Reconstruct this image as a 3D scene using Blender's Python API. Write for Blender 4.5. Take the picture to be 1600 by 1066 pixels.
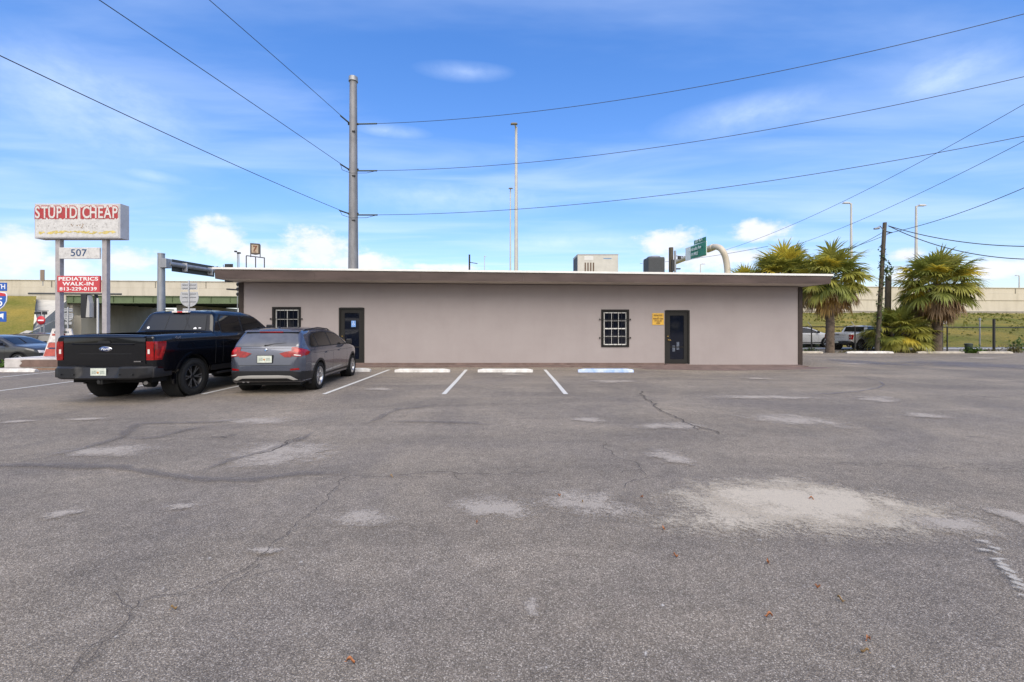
import bpy, bmesh, math, random
import numpy as np
from mathutils import Vector, Matrix
from mathutils.bvhtree import BVHTree
for o in list(bpy.data.objects): bpy.data.objects.remove(o)
S = bpy.context.scene
COL = S.collection
R = math.radians
random.seed(7)
# ---------------------------------------------------------------- camera
F, HZ, VX, CH = 670.0, 509.0, 792.0, 1.55
cam = bpy.data.cameras.new('camera'); co = bpy.data.objects.new('camera', cam); COL.objects.link(co)
cam.sensor_width = 36; cam.lens = F/1600*36
cam.shift_x = (800-VX)/1600; cam.shift_y = -(533-HZ)/1600
cam.clip_start = .05; cam.clip_end = 3000
co.location = (0, 0, CH); co.rotation_euler = (R(90), 0, 0)
S.camera = co
def P(px, py, Y):
    return Vector(((px-VX)/F*Y, Y, CH-(py-HZ)/F*Y))
def G(px, py):                      # pixel on the ground
    Y = F*CH/(py-HZ); return ((px-VX)/F*Y, Y)
# ---------------------------------------------------------------- world, sun, exposure
SUN_EL, SUN_AZ = 46.0, 174.0        # azimuth clockwise from +Y
w = bpy.data.worlds.new('World'); S.world = w; w.use_nodes = True
S.view_settings.view_transform = 'Standard'; S.view_settings.look = 'None'
S.view_settings.exposure = 0.32; S.view_settings.gamma = 1
sl = bpy.data.lights.new('sun', 'SUN'); sl.energy = 2.5; sl.angle = R(56); sl.color = (1, .93, .84)
so = bpy.data.objects.new('sun', sl); COL.objects.link(so)
d = Vector((math.sin(R(SUN_AZ))*math.cos(R(SUN_EL)), math.cos(R(SUN_AZ))*math.cos(R(SUN_EL)), math.sin(R(SUN_EL))))
so.rotation_euler = (-d).to_track_quat('-Z', 'Y').to_euler(); so.location = d*60
def build_world():
    nt = w.node_tree; N = nt.nodes; L = nt.links; N.clear()
    def n(t, **k):
        x = N.new(t)
        for a, b in k.items(): setattr(x, a, b)
        return x
    def M(op, a, b=None, c=None, clamp=False):
        x = N.new('ShaderNodeMath'); x.operation = op; x.use_clamp = clamp
        for i, v in enumerate((a, b, c)):
            if v is None: continue
            if isinstance(v, (int, float)): x.inputs[i].default_value = v
            else: L.new(v, x.inputs[i])
        return x.outputs[0]
    sky = n('ShaderNodeTexSky'); sky.sky_type = 'NISHITA'; sky.sun_disc = False
    sky.sun_elevation = R(SUN_EL); sky.sun_rotation = R(SUN_AZ)
    sky.air_density = 1.15; sky.dust_density = 0.25; sky.ozone_density = 2.6
    tc = n('ShaderNodeTexCoord'); sp = n('ShaderNodeSeparateXYZ'); L.new(tc.outputs['Generated'], sp.inputs[0])
    X, Y, Z = sp.outputs
    u = M('ARCTAN2', X, Y)
    r = M('SQRT', M('ADD', M('MULTIPLY', X, X), M('MULTIPLY', Y, Y)))
    v = M('DIVIDE', Z, M('MAXIMUM', r, .001))
    # low cumulus: puffs at given bearings and heights, broken up by noise
    blobs = [(35, 395, 75, 42), (95, 412, 60, 24), (345, 378, 58, 30), (400, 400, 70, 24), (500, 392, 60, 34), (560, 412, 90, 15),
             (200, 405, 70, 18), (1045, 380, 55, 24), (1090, 405, 90, 18), (1185, 362, 48, 20), (1150, 398, 60, 16), (1560, 418, 80, 18), (1420, 400, 45, 12),
             (1450, 425, 70, 14), (690, 418, 60, 6), (1690, 400, 60, 40), (-120, 390, 90, 50)]
    mask = None
    for px, py, a, b in blobs:
        t = (px-VX)/F; k = math.sqrt(1+t*t)
        u0 = math.atan(t); v0 = (HZ-py)/F/k; ua = a*1.2/F/(k*k); vb = b*1.2/F/k
        du = M('MULTIPLY', M('SUBTRACT', u, u0), 1/ua); dv = M('MULTIPLY', M('SUBTRACT', v, v0), 1/vb)
        q = M('SUBTRACT', 1, M('SQRT', M('ADD', M('MULTIPLY', du, du), M('MULTIPLY', dv, dv))))
        mask = q if mask is None else M('MAXIMUM', mask, q)
    cb = n('ShaderNodeCombineXYZ'); L.new(M('MULTIPLY', u, 1.0), cb.inputs[0]); L.new(M('MULTIPLY', v, 1.5), cb.inputs[1])
    ns = n('ShaderNodeTexNoise'); ns.inputs['Scale'].default_value = 14; ns.inputs['Detail'].default_value = 9; ns.inputs['Roughness'].default_value = .62
    L.new(cb.outputs[0], ns.inputs['Vector'])
    nn = M('MULTIPLY', M('SUBTRACT', ns.outputs[0], .5), 3.4)
    cum = n('ShaderNodeMapRange'); cum.interpolation_type = 'SMOOTHSTEP'
    L.new(M('ADD', M('MULTIPLY', mask, 1.6), nn), cum.inputs[0])
    cum.inputs[1].default_value = .02; cum.inputs[2].default_value = 1.05; cum.inputs[3].default_value = 0; cum.inputs[4].default_value = .95
    hard = M('MULTIPLY', cum.outputs[0], M('GREATER_THAN', v, 0.0))
    # high thin cirrus on a flat layer
    zz = M('MAXIMUM', Z, .06)
    c2 = n('ShaderNodeCombineXYZ'); L.new(M('DIVIDE', X, zz), c2.inputs[0]); L.new(M('DIVIDE', Y, zz), c2.inputs[1])
    mp = n('ShaderNodeMapping'); mp.inputs['Rotation'].default_value = (0, 0, .35); mp.inputs['Scale'].default_value = (.38, 1.1, 1); mp.inputs['Location'].default_value = (.6, 3.1, 0)
    L.new(c2.outputs[0], mp.inputs[0])
    n2 = n('ShaderNodeTexNoise'); n2.inputs['Scale'].default_value = 1.1; n2.inputs['Detail'].default_value = 6; n2.inputs['Roughness'].default_value = .52; n2.inputs['Distortion'].default_value = .5
    L.new(mp.outputs[0], n2.inputs['Vector'])
    cir = n('ShaderNodeMapRange'); cir.interpolation_type = 'SMOOTHSTEP'; L.new(n2.outputs[0], cir.inputs[0])
    cir.inputs[1].default_value = .38; cir.inputs[2].default_value = .78; cir.inputs[3].default_value = 0; cir.inputs[4].default_value = .40
    w2 = None
    for px, py, a, b in [(725, 112, 70, 16), (1165, 182, 150, 34), (150, 170, 240, 110), (610, 205, 60, 12), (1480, 120, 130, 50), (700, 310, 220, 30), (880, 378, 160, 18), (240, 275, 60, 12)]:
        t = (px-VX)/F; k = math.sqrt(1+t*t)
        u0 = math.atan(t); v0 = (HZ-py)/F/k; ua = a*1.2/F/(k*k); vb = b*1.2/F/k
        du = M('MULTIPLY', M('SUBTRACT', u, u0), 1/ua); dv = M('MULTIPLY', M('SUBTRACT', v, v0), 1/vb)
        q = M('SUBTRACT', 1, M('SQRT', M('ADD', M('MULTIPLY', du, du), M('MULTIPLY', dv, dv))), clamp=True)
        w2 = q if w2 is None else M('MAXIMUM', w2, q)
    wisp = M('MULTIPLY', M('MULTIPLY', w2, M('MULTIPLY', ns.outputs[0], n2.outputs[0])), 1.7, clamp=True)
    thin = M('MAXIMUM', cir.outputs[0], wisp)
    gm = n('ShaderNodeMixRGB'); gm.blend_type = 'MULTIPLY'; gm.inputs[0].default_value = 1; 
    tint = n('ShaderNodeValToRGB'); e = tint.color_ramp.elements; L.new(v, tint.inputs[0])
    e[0].position = .05; e[0].color = (.88, .88, 1.02, 1); e[1].position = .75; e[1].color = (.55, .97, 1.52, 1)
    k2 = e.new(.3); k2.color = (.70, .96, 1.34, 1); L.new(tint.outputs[0], gm.inputs[2])
    L.new(sky.outputs[0], gm.inputs[1])
    m1 = n('ShaderNodeMixRGB'); L.new(thin, m1.inputs[0]); L.new(gm.outputs[0], m1.inputs[1]); m1.inputs[2].default_value = (5.4, 6.4, 8.2, 1)
    # cumulus: cream-white puffs, slightly greyer low down
    cc = n('ShaderNodeMixRGB'); cc.inputs[1].default_value = (4.9, 5.3, 6.3, 1); cc.inputs[2].default_value = (7.0, 6.9, 7.0, 1)
    L.new(ns.outputs[0], cc.inputs[0])
    m2 = n('ShaderNodeMixRGB'); L.new(hard, m2.inputs[0]); L.new(m1.outputs[0], m2.inputs[1]); L.new(cc.outputs[0], m2.inputs[2])
    # bright cloud veil added over the unseen sunward sky to whiten bluish shade
    vl = n('ShaderNodeMapRange'); vl.interpolation_type = 'SMOOTHSTEP'
    L.new(M('ADD', M('ADD', M('MULTIPLY', Y, -.85), M('MULTIPLY', Z, .5)), M('MULTIPLY', M('SUBTRACT', n2.outputs[0], .5), .5)), vl.inputs[0])
    vl.inputs[1].default_value = .42; vl.inputs[2].default_value = .95; vl.inputs[3].default_value = 0; vl.inputs[4].default_value = .92
    m3 = n('ShaderNodeMixRGB'); L.new(vl.outputs[0], m3.inputs[0]); L.new(m2.outputs[0], m3.inputs[1]); m3.inputs[2].default_value = (9.6, 8.9, 7.9, 1)
    m2 = m3
    bg = n('ShaderNodeBackground'); bg.inputs[1].default_value = .135; L.new(m2.outputs[0], bg.inputs[0])
    out = n('ShaderNodeOutputWorld'); L.new(bg.outputs[0], out.inputs[0])
build_world()
# ---------------------------------------------------------------- helpers
def tag(o, label=None, cat=None, group=None, kind=None):
    if label: o['label'] = label
    if cat: o['category'] = cat
    if group: o['group'] = group
    if kind: o['kind'] = kind
    return o
def thing(name, label, cat, loc=(0, 0, 0), rz=0, group=None):
    o = bpy.data.objects.new(name, None); COL.objects.link(o); o.empty_display_size = .2
    o.location = loc; o.rotation_euler = (0, 0, rz); return tag(o, label, cat, group)
def copy_tree(o, parent=None):
    c = o.copy(); COL.objects.link(c); c.parent = parent
    for ch in [x for x in bpy.data.objects if x.parent == o]: copy_tree(ch, c)
    return c
class MB:
    def __init__(s): s.v = []; s.f = []; s.m = []; s.sm = []
    def add(s, vs, fs, mi=0, smooth=False, mat=None):
        b = len(s.v)
        for p in vs:
            p = Vector(p)
            s.v.append(tuple(mat @ p) if mat else tuple(p))
        for f in fs: s.f.append([b+i for i in f]); s.m.append(mi); s.sm.append(smooth)
        return s
    def box(s, x0, x1, y0, y1, z0, z1, mi=0, mat=None, bev=0):
        x0, x1 = min(x0, x1), max(x0, x1); y0, y1 = min(y0, y1), max(y0, y1); z0, z1 = min(z0, z1), max(z0, z1)
        if bev:
            bm = bmesh.new(); r = bmesh.ops.create_cube(bm, size=1)
            for v in bm.verts: v.co = ((x0+x1)/2+v.co.x*(x1-x0), (y0+y1)/2+v.co.y*(y1-y0), (z0+z1)/2+v.co.z*(z1-z0))
            bmesh.ops.bevel(bm, geom=bm.edges[:], offset=bev, segments=2, affect='EDGES', profile=.5)
            bm.verts.index_update()
            s.add([v.co.copy() for v in bm.verts], [[v.index for v in f.verts] for f in bm.faces], mi, False, mat); bm.free(); return s
        v = [(x, y, z) for z in (z0, z1) for y in (y0, y1) for x in (x0, x1)]
        return s.add(v, [(0, 2, 3, 1), (4, 5, 7, 6), (0, 1, 5, 4), (2, 6, 7, 3), (0, 4, 6, 2), (1, 3, 7, 5)], mi, False, mat)
    def prism(s, pts, a, b, axis='z', mi=0, mat=None):   # pts 2D, extruded a..b along axis
        n = len(pts)
        def q(p, h): return {'z': (p[0], p[1], h), 'y': (p[0], h, p[1]), 'x': (h, p[0], p[1])}[axis]
        v = [q(p, a) for p in pts]+[q(p, b) for p in pts]
        fs = [list(range(n))[::-1], list(range(n, 2*n))]+[(i, (i+1) % n, n+(i+1) % n, n+i) for i in range(n)]
        return s.add(v, fs, mi, False, mat)
    def tube(s, pts, rad, seg=8, mi=0, cap=True, mat=None, smooth=True):
        pts = [Vector(p) for p in pts]; n = len(pts)
        if not isinstance(rad, (list, tuple)): rad = [rad]*n
        vs = []; prev = None
        for i, p in enumerate(pts):
            t = (pts[min(i+1, n-1)]-pts[max(i-1, 0)]).normalized()
            if prev is None:
                a = Vector((0, 0, 1)) if abs(t.z) < .9 else Vector((1, 0, 0)); u = t.cross(a).normalized()
            else:
                u = (prev-t*prev.dot(t)).normalized()
            prev = u; w_ = t.cross(u)
            for k in range(seg):
                an = 2*math.pi*k/seg; vs.append(p+(u*math.cos(an)+w_*math.sin(an))*rad[i])
        fs = [(i*seg+k, i*seg+(k+1) % seg, (i+1)*seg+(k+1) % seg, (i+1)*seg+k) for i in range(n-1) for k in range(seg)]
        s.add(vs, fs, mi, smooth, mat)
        if cap:
            s.add(vs[:seg], [list(range(seg))[::-1]], mi, False, mat); s.add(vs[-seg:], [list(range(seg))], mi, False, mat)
        return s
    def lathe(s, prof, axis='x', seg=40, mi=0, mat=None, smooth=True):   # prof (pos along axis, radius)
        vs = []; n = len(prof)
        for a, r in prof:
            for k in range(seg):
                an = 2*math.pi*k/seg; c, d_ = r*math.cos(an), r*math.sin(an)
                vs.append({'x': (a, c, d_), 'z': (c, d_, a), 'y': (c, a, d_)}[axis])
        fs = [(i*seg+k, (i+1)*seg+k, (i+1)*seg+(k+1) % seg, i*seg+(k+1) % seg) for i in range(n-1) for k in range(seg)]
        return s.add(vs, fs, mi, smooth, mat)
    def build(s, name, mats, parent=None, fix=True):
        me = bpy.data.meshes.new(name); me.from_pydata([tuple(v) for v in s.v], [], s.f)
        if not isinstance(mats, (list, tuple)): mats = [mats]
        for m in mats: me.materials.append(m)
        me.polygons.foreach_set('material_index', s.m); me.polygons.foreach_set('use_smooth', s.sm)
        if fix and len(s.f) < 60000:
            bm = bmesh.new(); bm.from_mesh(me); bmesh.ops.recalc_face_normals(bm, faces=bm.faces[:]); bm.to_mesh(me); bm.free()
        me.update()
        o = bpy.data.objects.new(name, me); COL.objects.link(o); o.parent = parent; return o
# ---------------------------------------------------------------- materials
_mc = {}
def mat(name, col, rough=.6, metal=0, spec=.5, var=0, vs=3.0, bump=0, bs=60, coat=0, emis=None, trans=0, dirt=None, sheen=0, stretch=None):
    if name in _mc: return _mc[name]
    m = bpy.data.materials.new(name); m.use_nodes = True; nt = m.node_tree; b = nt.nodes['Principled BSDF']
    b.inputs['Base Color'].default_value = (*col, 1); b.inputs['Roughness'].default_value = rough
    b.inputs['Metallic'].default_value = metal; b.inputs['Specular IOR Level'].default_value = spec
    b.inputs['Coat Weight'].default_value = coat; b.inputs['Coat Roughness'].default_value = .03
    if trans: b.inputs['Transmission Weight'].default_value = trans
    if emis: b.inputs['Emission Color'].default_value = (*emis, 1); b.inputs['Emission Strength'].default_value = 1
    tc = nt.nodes.new('ShaderNodeTexCoord'); src = tc.outputs['Object']
    if stretch:
        mp = nt.nodes.new('ShaderNodeMapping'); mp.inputs['Scale'].default_value = stretch; nt.links.new(src, mp.inputs[0]); src = mp.outputs[0]
    if var:
        n1 = nt.nodes.new('ShaderNodeTexNoise'); n1.inputs['Scale'].default_value = vs; n1.inputs['Detail'].default_value = 7; n1.inputs['Roughness'].default_value = .62
        nt.links.new(src, n1.inputs['Vector'])
        r = nt.nodes.new('ShaderNodeValToRGB'); c2 = dirt or tuple(c*(1-var) for c in col)
        r.color_ramp.elements[0].position = .33; r.color_ramp.elements[0].color = (*c2, 1)
        r.color_ramp.elements[1].position = .66; r.color_ramp.elements[1].color = (*[min(1, c*(1+var*.5)) for c in col], 1)
        nt.links.new(n1.outputs[0], r.inputs[0]); nt.links.new(r.outputs[0], b.inputs['Base Color'])
    if bump:
        n2 = nt.nodes.new('ShaderNodeTexNoise'); n2.inputs['Scale'].default_value = bs; n2.inputs['Detail'].default_value = 5
        nt.links.new(src, n2.inputs['Vector'])
        bp = nt.nodes.new('ShaderNodeBump'); bp.inputs['Strength'].default_value = bump; bp.inputs['Distance'].default_value = .01
        nt.links.new(n2.outputs[0], bp.inputs['Height']); nt.links.new(bp.outputs[0], b.inputs['Normal'])
    _mc[name] = m; return m
def nodes_of(m): return m.node_tree.nodes, m.node_tree.links, m.node_tree.nodes['Principled BSDF']
def noise(m, scale, detail=6, rough=.6, src=None, dist=0):
    N, L, b = nodes_of(m); n = N.new('ShaderNodeTexNoise'); n.inputs['Scale'].default_value = scale; n.inputs['Detail'].default_value = detail
    n.inputs['Roughness'].default_value = rough; n.inputs['Distortion'].default_value = dist
    if src is None:
        t = N.new('ShaderNodeTexCoord'); src = t.outputs['Object']
    L.new(src, n.inputs['Vector']); return n.outputs[0]
def ramp(m, fac, stops, interp='LINEAR'):
    N, L, b = nodes_of(m); r = N.new('ShaderNodeValToRGB'); r.color_ramp.interpolation = interp
    e = r.color_ramp.elements
    while len(e) < len(stops): e.new(.5)
    for i, (p, c) in enumerate(stops):
        e[i].position = p; e[i].color = (*c, 1) if isinstance(c, tuple) else (c, c, c, 1)
    L.new(fac, r.inputs[0]); return r.outputs[0]
def mix(m, fac, a, b_, mode='MIX'):
    N, L, b = nodes_of(m); x = N.new('ShaderNodeMixRGB'); x.blend_type = mode
    for i, v in enumerate((fac, a, b_)):
        if isinstance(v, (int, float)): x.inputs[i].default_value = v if i == 0 else (v, v, v, 1)
        elif isinstance(v, tuple): x.inputs[i].default_value = (*v, 1)
        else: L.new(v, x.inputs[i])
    return x.outputs[0]
def math_(m, op, a, b_=None, clamp=False):
    N, L, b = nodes_of(m); x = N.new('ShaderNodeMath'); x.operation = op; x.use_clamp = clamp
    for i, v in enumerate((a, b_)):
        if v is None: continue
        if isinstance(v, (int, float)): x.inputs[i].default_value = v
        else: L.new(v, x.inputs[i])
    return x.outputs[0]

def asphalt_color(m):
    N, L, b = nodes_of(m)
    tc = N.new('ShaderNodeTexCoord'); src = tc.outputs['Object']
    vo = N.new('ShaderNodeTexVoronoi'); vo.inputs['Scale'].default_value = 165; L.new(src, vo.inputs['Vector'])
    sp = N.new('ShaderNodeSeparateColor'); L.new(vo.outputs['Color'], sp.inputs[0])
    stone = ramp(m, sp.outputs[0], [(0, (.176, .147, .117)), (.45, (.250, .210, .167)), (.72, (.314, .265, .212)), (.9, (.40, .343, .28)), (1, (.56, .49, .41))])
    binder = ramp(m, vo.outputs['Distance'], [(0, 1.0), (.45, .95), (.8, .6)])
    c = mix(m, 1, stone, binder, 'MULTIPLY')
    fine = ramp(m, noise(m, 260, 3, .7, src), [(.3, .64), (.7, 1.36)])
    c = mix(m, 1, c, fine, 'MULTIPLY')
    mid = ramp(m, noise(m, 6.5, 9, .72, src), [(.28, .80), (.5, 1.0), (.72, 1.2)])
    c = mix(m, 1, c, mid, 'MULTIPLY')
    big = ramp(m, noise(m, .42, 7, .6, src, .6), [(.3, (.78, .79, .84)), (.5, (1, 1, 1)), (.68, (1.26, 1.24, 1.2))])
    c = mix(m, 1, c, big, 'MULTIPLY')
    # long soft tracks left by tyres and resealing
    mp = N.new('ShaderNodeMapping'); mp.inputs['Scale'].default_value = (.13, .62, 1); mp.inputs['Rotation'].default_value = (0, 0, .12); L.new(src, mp.inputs[0])
    tr = ramp(m, noise(m, 1.3, 6, .58, mp.outputs[0], 1.2), [(.34, .88), (.5, 1.0), (.62, 1.10)])
    c = mix(m, 1, c, tr, 'MULTIPLY')
    # pale specks and scuffs
    sk = ramp(m, noise(m, 17, 8, .75, src), [(.655, 0.0), (.74, .75)])
    c = mix(m, sk, c, (.33, .32, .30))
    # oil spots
    ol = ramp(m, noise(m, 1.1, 5, .5, src, .3), [(.69, 0.0), (.78, .55)])
    c = mix(m, ol, c, (.05, .05, .055))
    return c, vo.outputs['Distance'], src
M_ASPH = mat('asphalt', (.1, .1, .1), .88, spec=.28)
def _a():
    m = M_ASPH; N, L, b = nodes_of(m); c, dist, src = asphalt_color(m)
    L.new(c, b.inputs['Base Color'])
    h = math_(m, 'ADD', math_(m, 'MULTIPLY', dist, -.8), noise(m, 190, 4, .7, src))
    bp = N.new('ShaderNodeBump'); bp.inputs['Strength'].default_value = .75; bp.inputs['Distance'].default_value = .006
    L.new(h, bp.inputs['Height']); L.new(bp.outputs[0], b.inputs['Normal'])
_a()
def decal_mat(name, col, amount, nscale, lo, hi, rough=.9, col2=None, bump=True, nw=1.0, grain=0):
    """worn deposit: attribute 'edge' (1 middle, 0 border) and noise decide where it still covers the asphalt"""
    m = bpy.data.materials.new(name); m.use_nodes = True; N, L, b = nodes_of(m)
    b.inputs['Roughness'].default_value = rough; b.inputs['Specular IOR Level'].default_value = .25
    at = N.new('ShaderNodeAttribute'); at.attribute_name = 'edge'
    n1 = noise(m, nscale, 9, .74); n2 = noise(m, nscale*9, 7, .8)
    s_ = math_(m, 'ADD', at.outputs['Fac'], math_(m, 'MULTIPLY', math_(m, 'SUBTRACT', n1, .5), 2.2*nw))
    s_ = math_(m, 'ADD', s_, math_(m, 'MULTIPLY', math_(m, 'SUBTRACT', n2, .5), 1.7*nw))
    if grain: s_ = math_(m, 'ADD', s_, math_(m, 'MULTIPLY', math_(m, 'SUBTRACT', noise(m, 75, 4, .8), .5), grain))
    a = ramp(m, s_, [(lo, 0.0), (hi, 1.0)])
    a = math_(m, 'MULTIPLY', a, amount)
    cc = ramp(m, noise(m, 120, 5, .75), [(.3, tuple(x*.62 for x in col)), (.5, col), (.7, tuple(min(1, x*1.35) for x in (col2 or col)))])
    L.new(cc, b.inputs['Base Color'])
    tr = N.new('ShaderNodeBsdfTransparent'); mx = N.new('ShaderNodeMixShader')
    L.new(a, mx.inputs[0]); L.new(tr.outputs[0], mx.inputs[1]); L.new(b.outputs[0], mx.inputs[2])
    L.new(mx.outputs[0], N['Material Output'].inputs[0])
    if bump:
        bp = N.new('ShaderNodeBump'); bp.inputs['Strength'].default_value = .6; bp.inputs['Distance'].default_value = .005
        L.new(noise(m, 150, 4, .7), bp.inputs['Height']); L.new(bp.outputs[0], b.inputs['Normal'])
    return m
M_SAND = decal_mat('sandy_silt', (.55, .475, .375), .92, 3.2, .15, .85, col2=(.50, .44, .34), grain=1.4)
M_PALE = decal_mat('pale_dust', (.48, .42, .355), .75, 2.6, .45, 1.5, grain=2.4)
M_TARF = decal_mat('faded_tar', (.15, .135, .13), .32, 4, .35, 1.4, bump=False, nw=.5)
M_BLUEP = decal_mat('bluish_tint', (.18, .175, .20), .5, 2.0, .5, 1.2, bump=False)  # flat bluish tone for ground patches and the arc mark
M_CRK = decal_mat('open_crack', (.075, .064, .058), .7, 9, .22, .5, bump=False, nw=.8)
M_CHALK = decal_mat('worn_white', (.58, .54, .48), .65, 9, .4, 1.0, nw=1.3)
M_PAINT = decal_mat('line_paint', (.66, .64, .59), .95, 9, .2, .5, nw=.85)
def edge_mesh(name, verts, faces, edge, m):
    me = bpy.data.meshes.new(name); me.from_pydata(verts, [], faces); me.materials.append(m)
    a = me.attributes.new('edge', 'FLOAT', 'POINT'); a.data.foreach_set('value', edge); me.update()
    o = bpy.data.objects.new(name, me); COL.objects.link(o); o['kind'] = 'structure'; return o
_dz = [0.009]
def nz(): _dz[0] += .00015; return _dz[0]
def fractal(pts, rnd, k=.16, mn=.04):
    out = [pts[0]]
    def rec(a, b):
        d_ = b-a
        if d_.length < mn: out.append(b); return
        q = (a+b)/2+Vector((-d_.y, d_.x))*rnd.uniform(-k, k); rec(a, q); rec(q, b)
    for a, b in zip(pts, pts[1:]): rec(a, b)
    return out
def crack(name, pts, width, m, jit=0, step=0):
    rnd = random.Random(int(pts[0][0]*1000)); P_ = fractal([Vector((p[0], p[1])) for p in pts], rnd)
    strip(name, P_, width, m, .0, .5, True)
    for i in range(4, len(P_)-4, 17):     # short side branches
        if rnd.random() < .6:
            a = P_[i]; d_ = (P_[i+1]-P_[i-1]).normalized(); ang_ = rnd.choice((-1, 1))*rnd.uniform(.5, 1.1)
            e = Vector((d_.x*math.cos(ang_)-d_.y*math.sin(ang_), d_.x*math.sin(ang_)+d_.y*math.cos(ang_)))
            strip(name, fractal([a, a+e*rnd.uniform(.08, .35)], rnd, .2, .03), width*.6, m, 0, .5, True)
def strip(name, pts, width, m, jit=.0, step=.12, taper=True):
    """ribbon on the ground along world xy points"""
    pts = [Vector((p[0], p[1])) for p in pts]; out = []
    for a, b in zip(pts, pts[1:]):
        n = max(2, int((b-a).length/step))
        for i in range(n if (b-a).length > step else 1): out.append(a.lerp(b, i/n) if (b-a).length > step else a)
    out.append(pts[-1]); rnd = random.Random(len(out)); z = nz(); vs = []; fs = []; ed = []
    off = 0
    for i, p in enumerate(out):
        t = (out[min(i+1, len(out)-1)]-out[max(i-1, 0)]).normalized(); nrm = Vector((-t.y, t.x))
        off = off*.7+rnd.uniform(-jit, jit); wd = width*(rnd.uniform(.5, 1.3) if (jit or 'crack' in name) else 1)
        e = min(1, min(i, len(out)-1-i)/3+.2) if taper else 1
        c = p+nrm*off
        for s_, ev in ((-1, 0 if width > .03 else .5), (-.35, 1), (.35, 1), (1, 0 if width > .03 else .5)):
            q = c+nrm*s_*wd*.5; vs.append((q.x, q.y, z)); ed.append(ev*e if taper else max(ev, .5 if m is M_PAINT else ev))
    for i in range(len(out)-1):
        for k in range(3): fs.append((i*4+k, i*4+k+1, i*4+k+5, i*4+k+4))
    return edge_mesh(name, vs, fs, ed, m)
def patch(name, cx, cy, rx, ry, m, rot=0, seed=0):
    rnd = random.Random(seed); ph = [rnd.uniform(0, 6.28) for _ in range(5)]
    vs = []; fs = []; ed = []; z = nz(); NR, NA = 10, 48
    for i in range(NR+1):
        for k in range(NA):
            a = 2*math.pi*k/NA; q = 1+.16*math.sin(2*a+ph[0])+.10*math.sin(3*a+ph[1])+.06*math.sin(5*a+ph[2])
            r = i/NR*1.25*q; x, y = rx*r*math.cos(a), ry*r*math.sin(a)
            vs.append((cx+x*math.cos(rot)-y*math.sin(rot), cy+x*math.sin(rot)+y*math.cos(rot), z)); ed.append(max(-.6, 1.15-1.1*(i/NR*1.25)**1.6) if i < NR else -1.2)
    for i in range(NR):
        for k in range(NA): fs.append((i*NA+k, i*NA+(k+1) % NA, (i+1)*NA+(k+1) % NA, (i+1)*NA+k))
    return edge_mesh(name, vs, fs, ed, m)
def ppatch(px0, px1, py0, py1, m, name='dust_patch', seed=0):
    x0, y0 = G((px0+px1)/2, py0); x1, y1 = G((px0+px1)/2, py1); ym = F*CH/((py0+py1)/2-HZ)
    return patch(name, ((px0+px1)/2-VX)/F*ym, (y0+y1)/2, (px1-px0)/2/F*ym, abs(y0-y1)/2, m, seed=seed)

# ---------------------------------------------------------------- ground
M_GRASS = mat('grass', (.1, .12, .03), .95, spec=.15)
def _g():
    m = M_GRASS; N, L, b = nodes_of(m)
    c = ramp(m, noise(m, 5, 9, .8), [(.3, (.13, .125, .025)), (.5, (.26, .225, .05)), (.7, (.37, .30, .085))])
    big = ramp(m, noise(m, .13, 6, .62), [(.33, (.62, .78, .5)), (.5, (1, 1, 1)), (.66, (1.4, 1.22, 1.15))])
    c = mix(m, 1, c, big, 'MULTIPLY'); L.new(c, b.inputs['Base Color'])
    bp = N.new('ShaderNodeBump'); bp.inputs['Strength'].default_value = 1; bp.inputs['Distance'].default_value = .25
    L.new(noise(m, 4, 9, .8), bp.inputs['Height']); L.new(bp.outputs[0], b.inputs['Normal'])
_g()
M_DIRT = mat('dirt', (.24, .20, .15), .95, var=.35, vs=4, bump=.5, bs=30)
M_ROAD = mat('road_asphalt', (.13, .128, .125), .9, var=.25, vs=.6, bump=.4, bs=80)
M_CONC = mat('concrete', (.42, .40, .36), .85, var=.18, vs=2.2, bump=.25, bs=40)
def sheet(name, pts, z, m, kind='structure'):
    me = bpy.data.meshes.new(name); me.from_pydata([(x, y, z) for x, y in pts], [], [list(range(len(pts)))]); me.materials.append(m)
    o = bpy.data.objects.new(name, me); COL.objects.link(o); o['kind'] = kind; return o
def slab_(name, pts, z, m, zb=-.55):
    o = MB().prism(pts, zb, z, 'z').build(name, m); o['kind'] = 'structure'; return o
sheet('ground', [(-1500, -1500), (1500, -1500), (1500, 1500), (-1500, 1500)], -.50, M_GRASS)
slab_('parking_lot', [(-60, -60), (60, -60), (60, 4), (34, 8), (34, 24.4), (-9, 24.4), (-9, 17.6), (-22, 16.0), (-30, 4), (-60, 2)], 0, M_ASPH)
sheet('street', [(-120, 17.65), (-9.05, 17.65), (-9.05, 31), (-12, 31), (-40, 62), (-50, 100), (-72, 100), (-66, 62), (-60, 50), (-120, 48)], -.40, M_ROAD)
slab_('street', [(-9, 28.2), (160, 28.2), (160, 31.3), (-9, 31.3)], -.012, M_ROAD)
slab_('verge', [(-9, 24.41), (60, 24.41), (60, 28.19), (-9, 28.19)], -.006, M_DIRT)
sheet('pavement', [(14, 28.21), (90, 28.21), (90, 29.9), (14, 29.9)], .012, M_CONC)
slab_('verge', [(-40, 15.6), (-22.05, 15.6), (-22.05, 17.4), (-40, 17.4)], .003, M_GRASS)

# parking lines
for X in (-17.9, -15.15, -12.0, -9.38, -6.86, -4.12, -1.42, 1.33):
    strip('parking_line', [(X, 9.65), (X+.01, 12.2), (X, 15.0)], .105, M_PAINT, taper=False)
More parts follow.
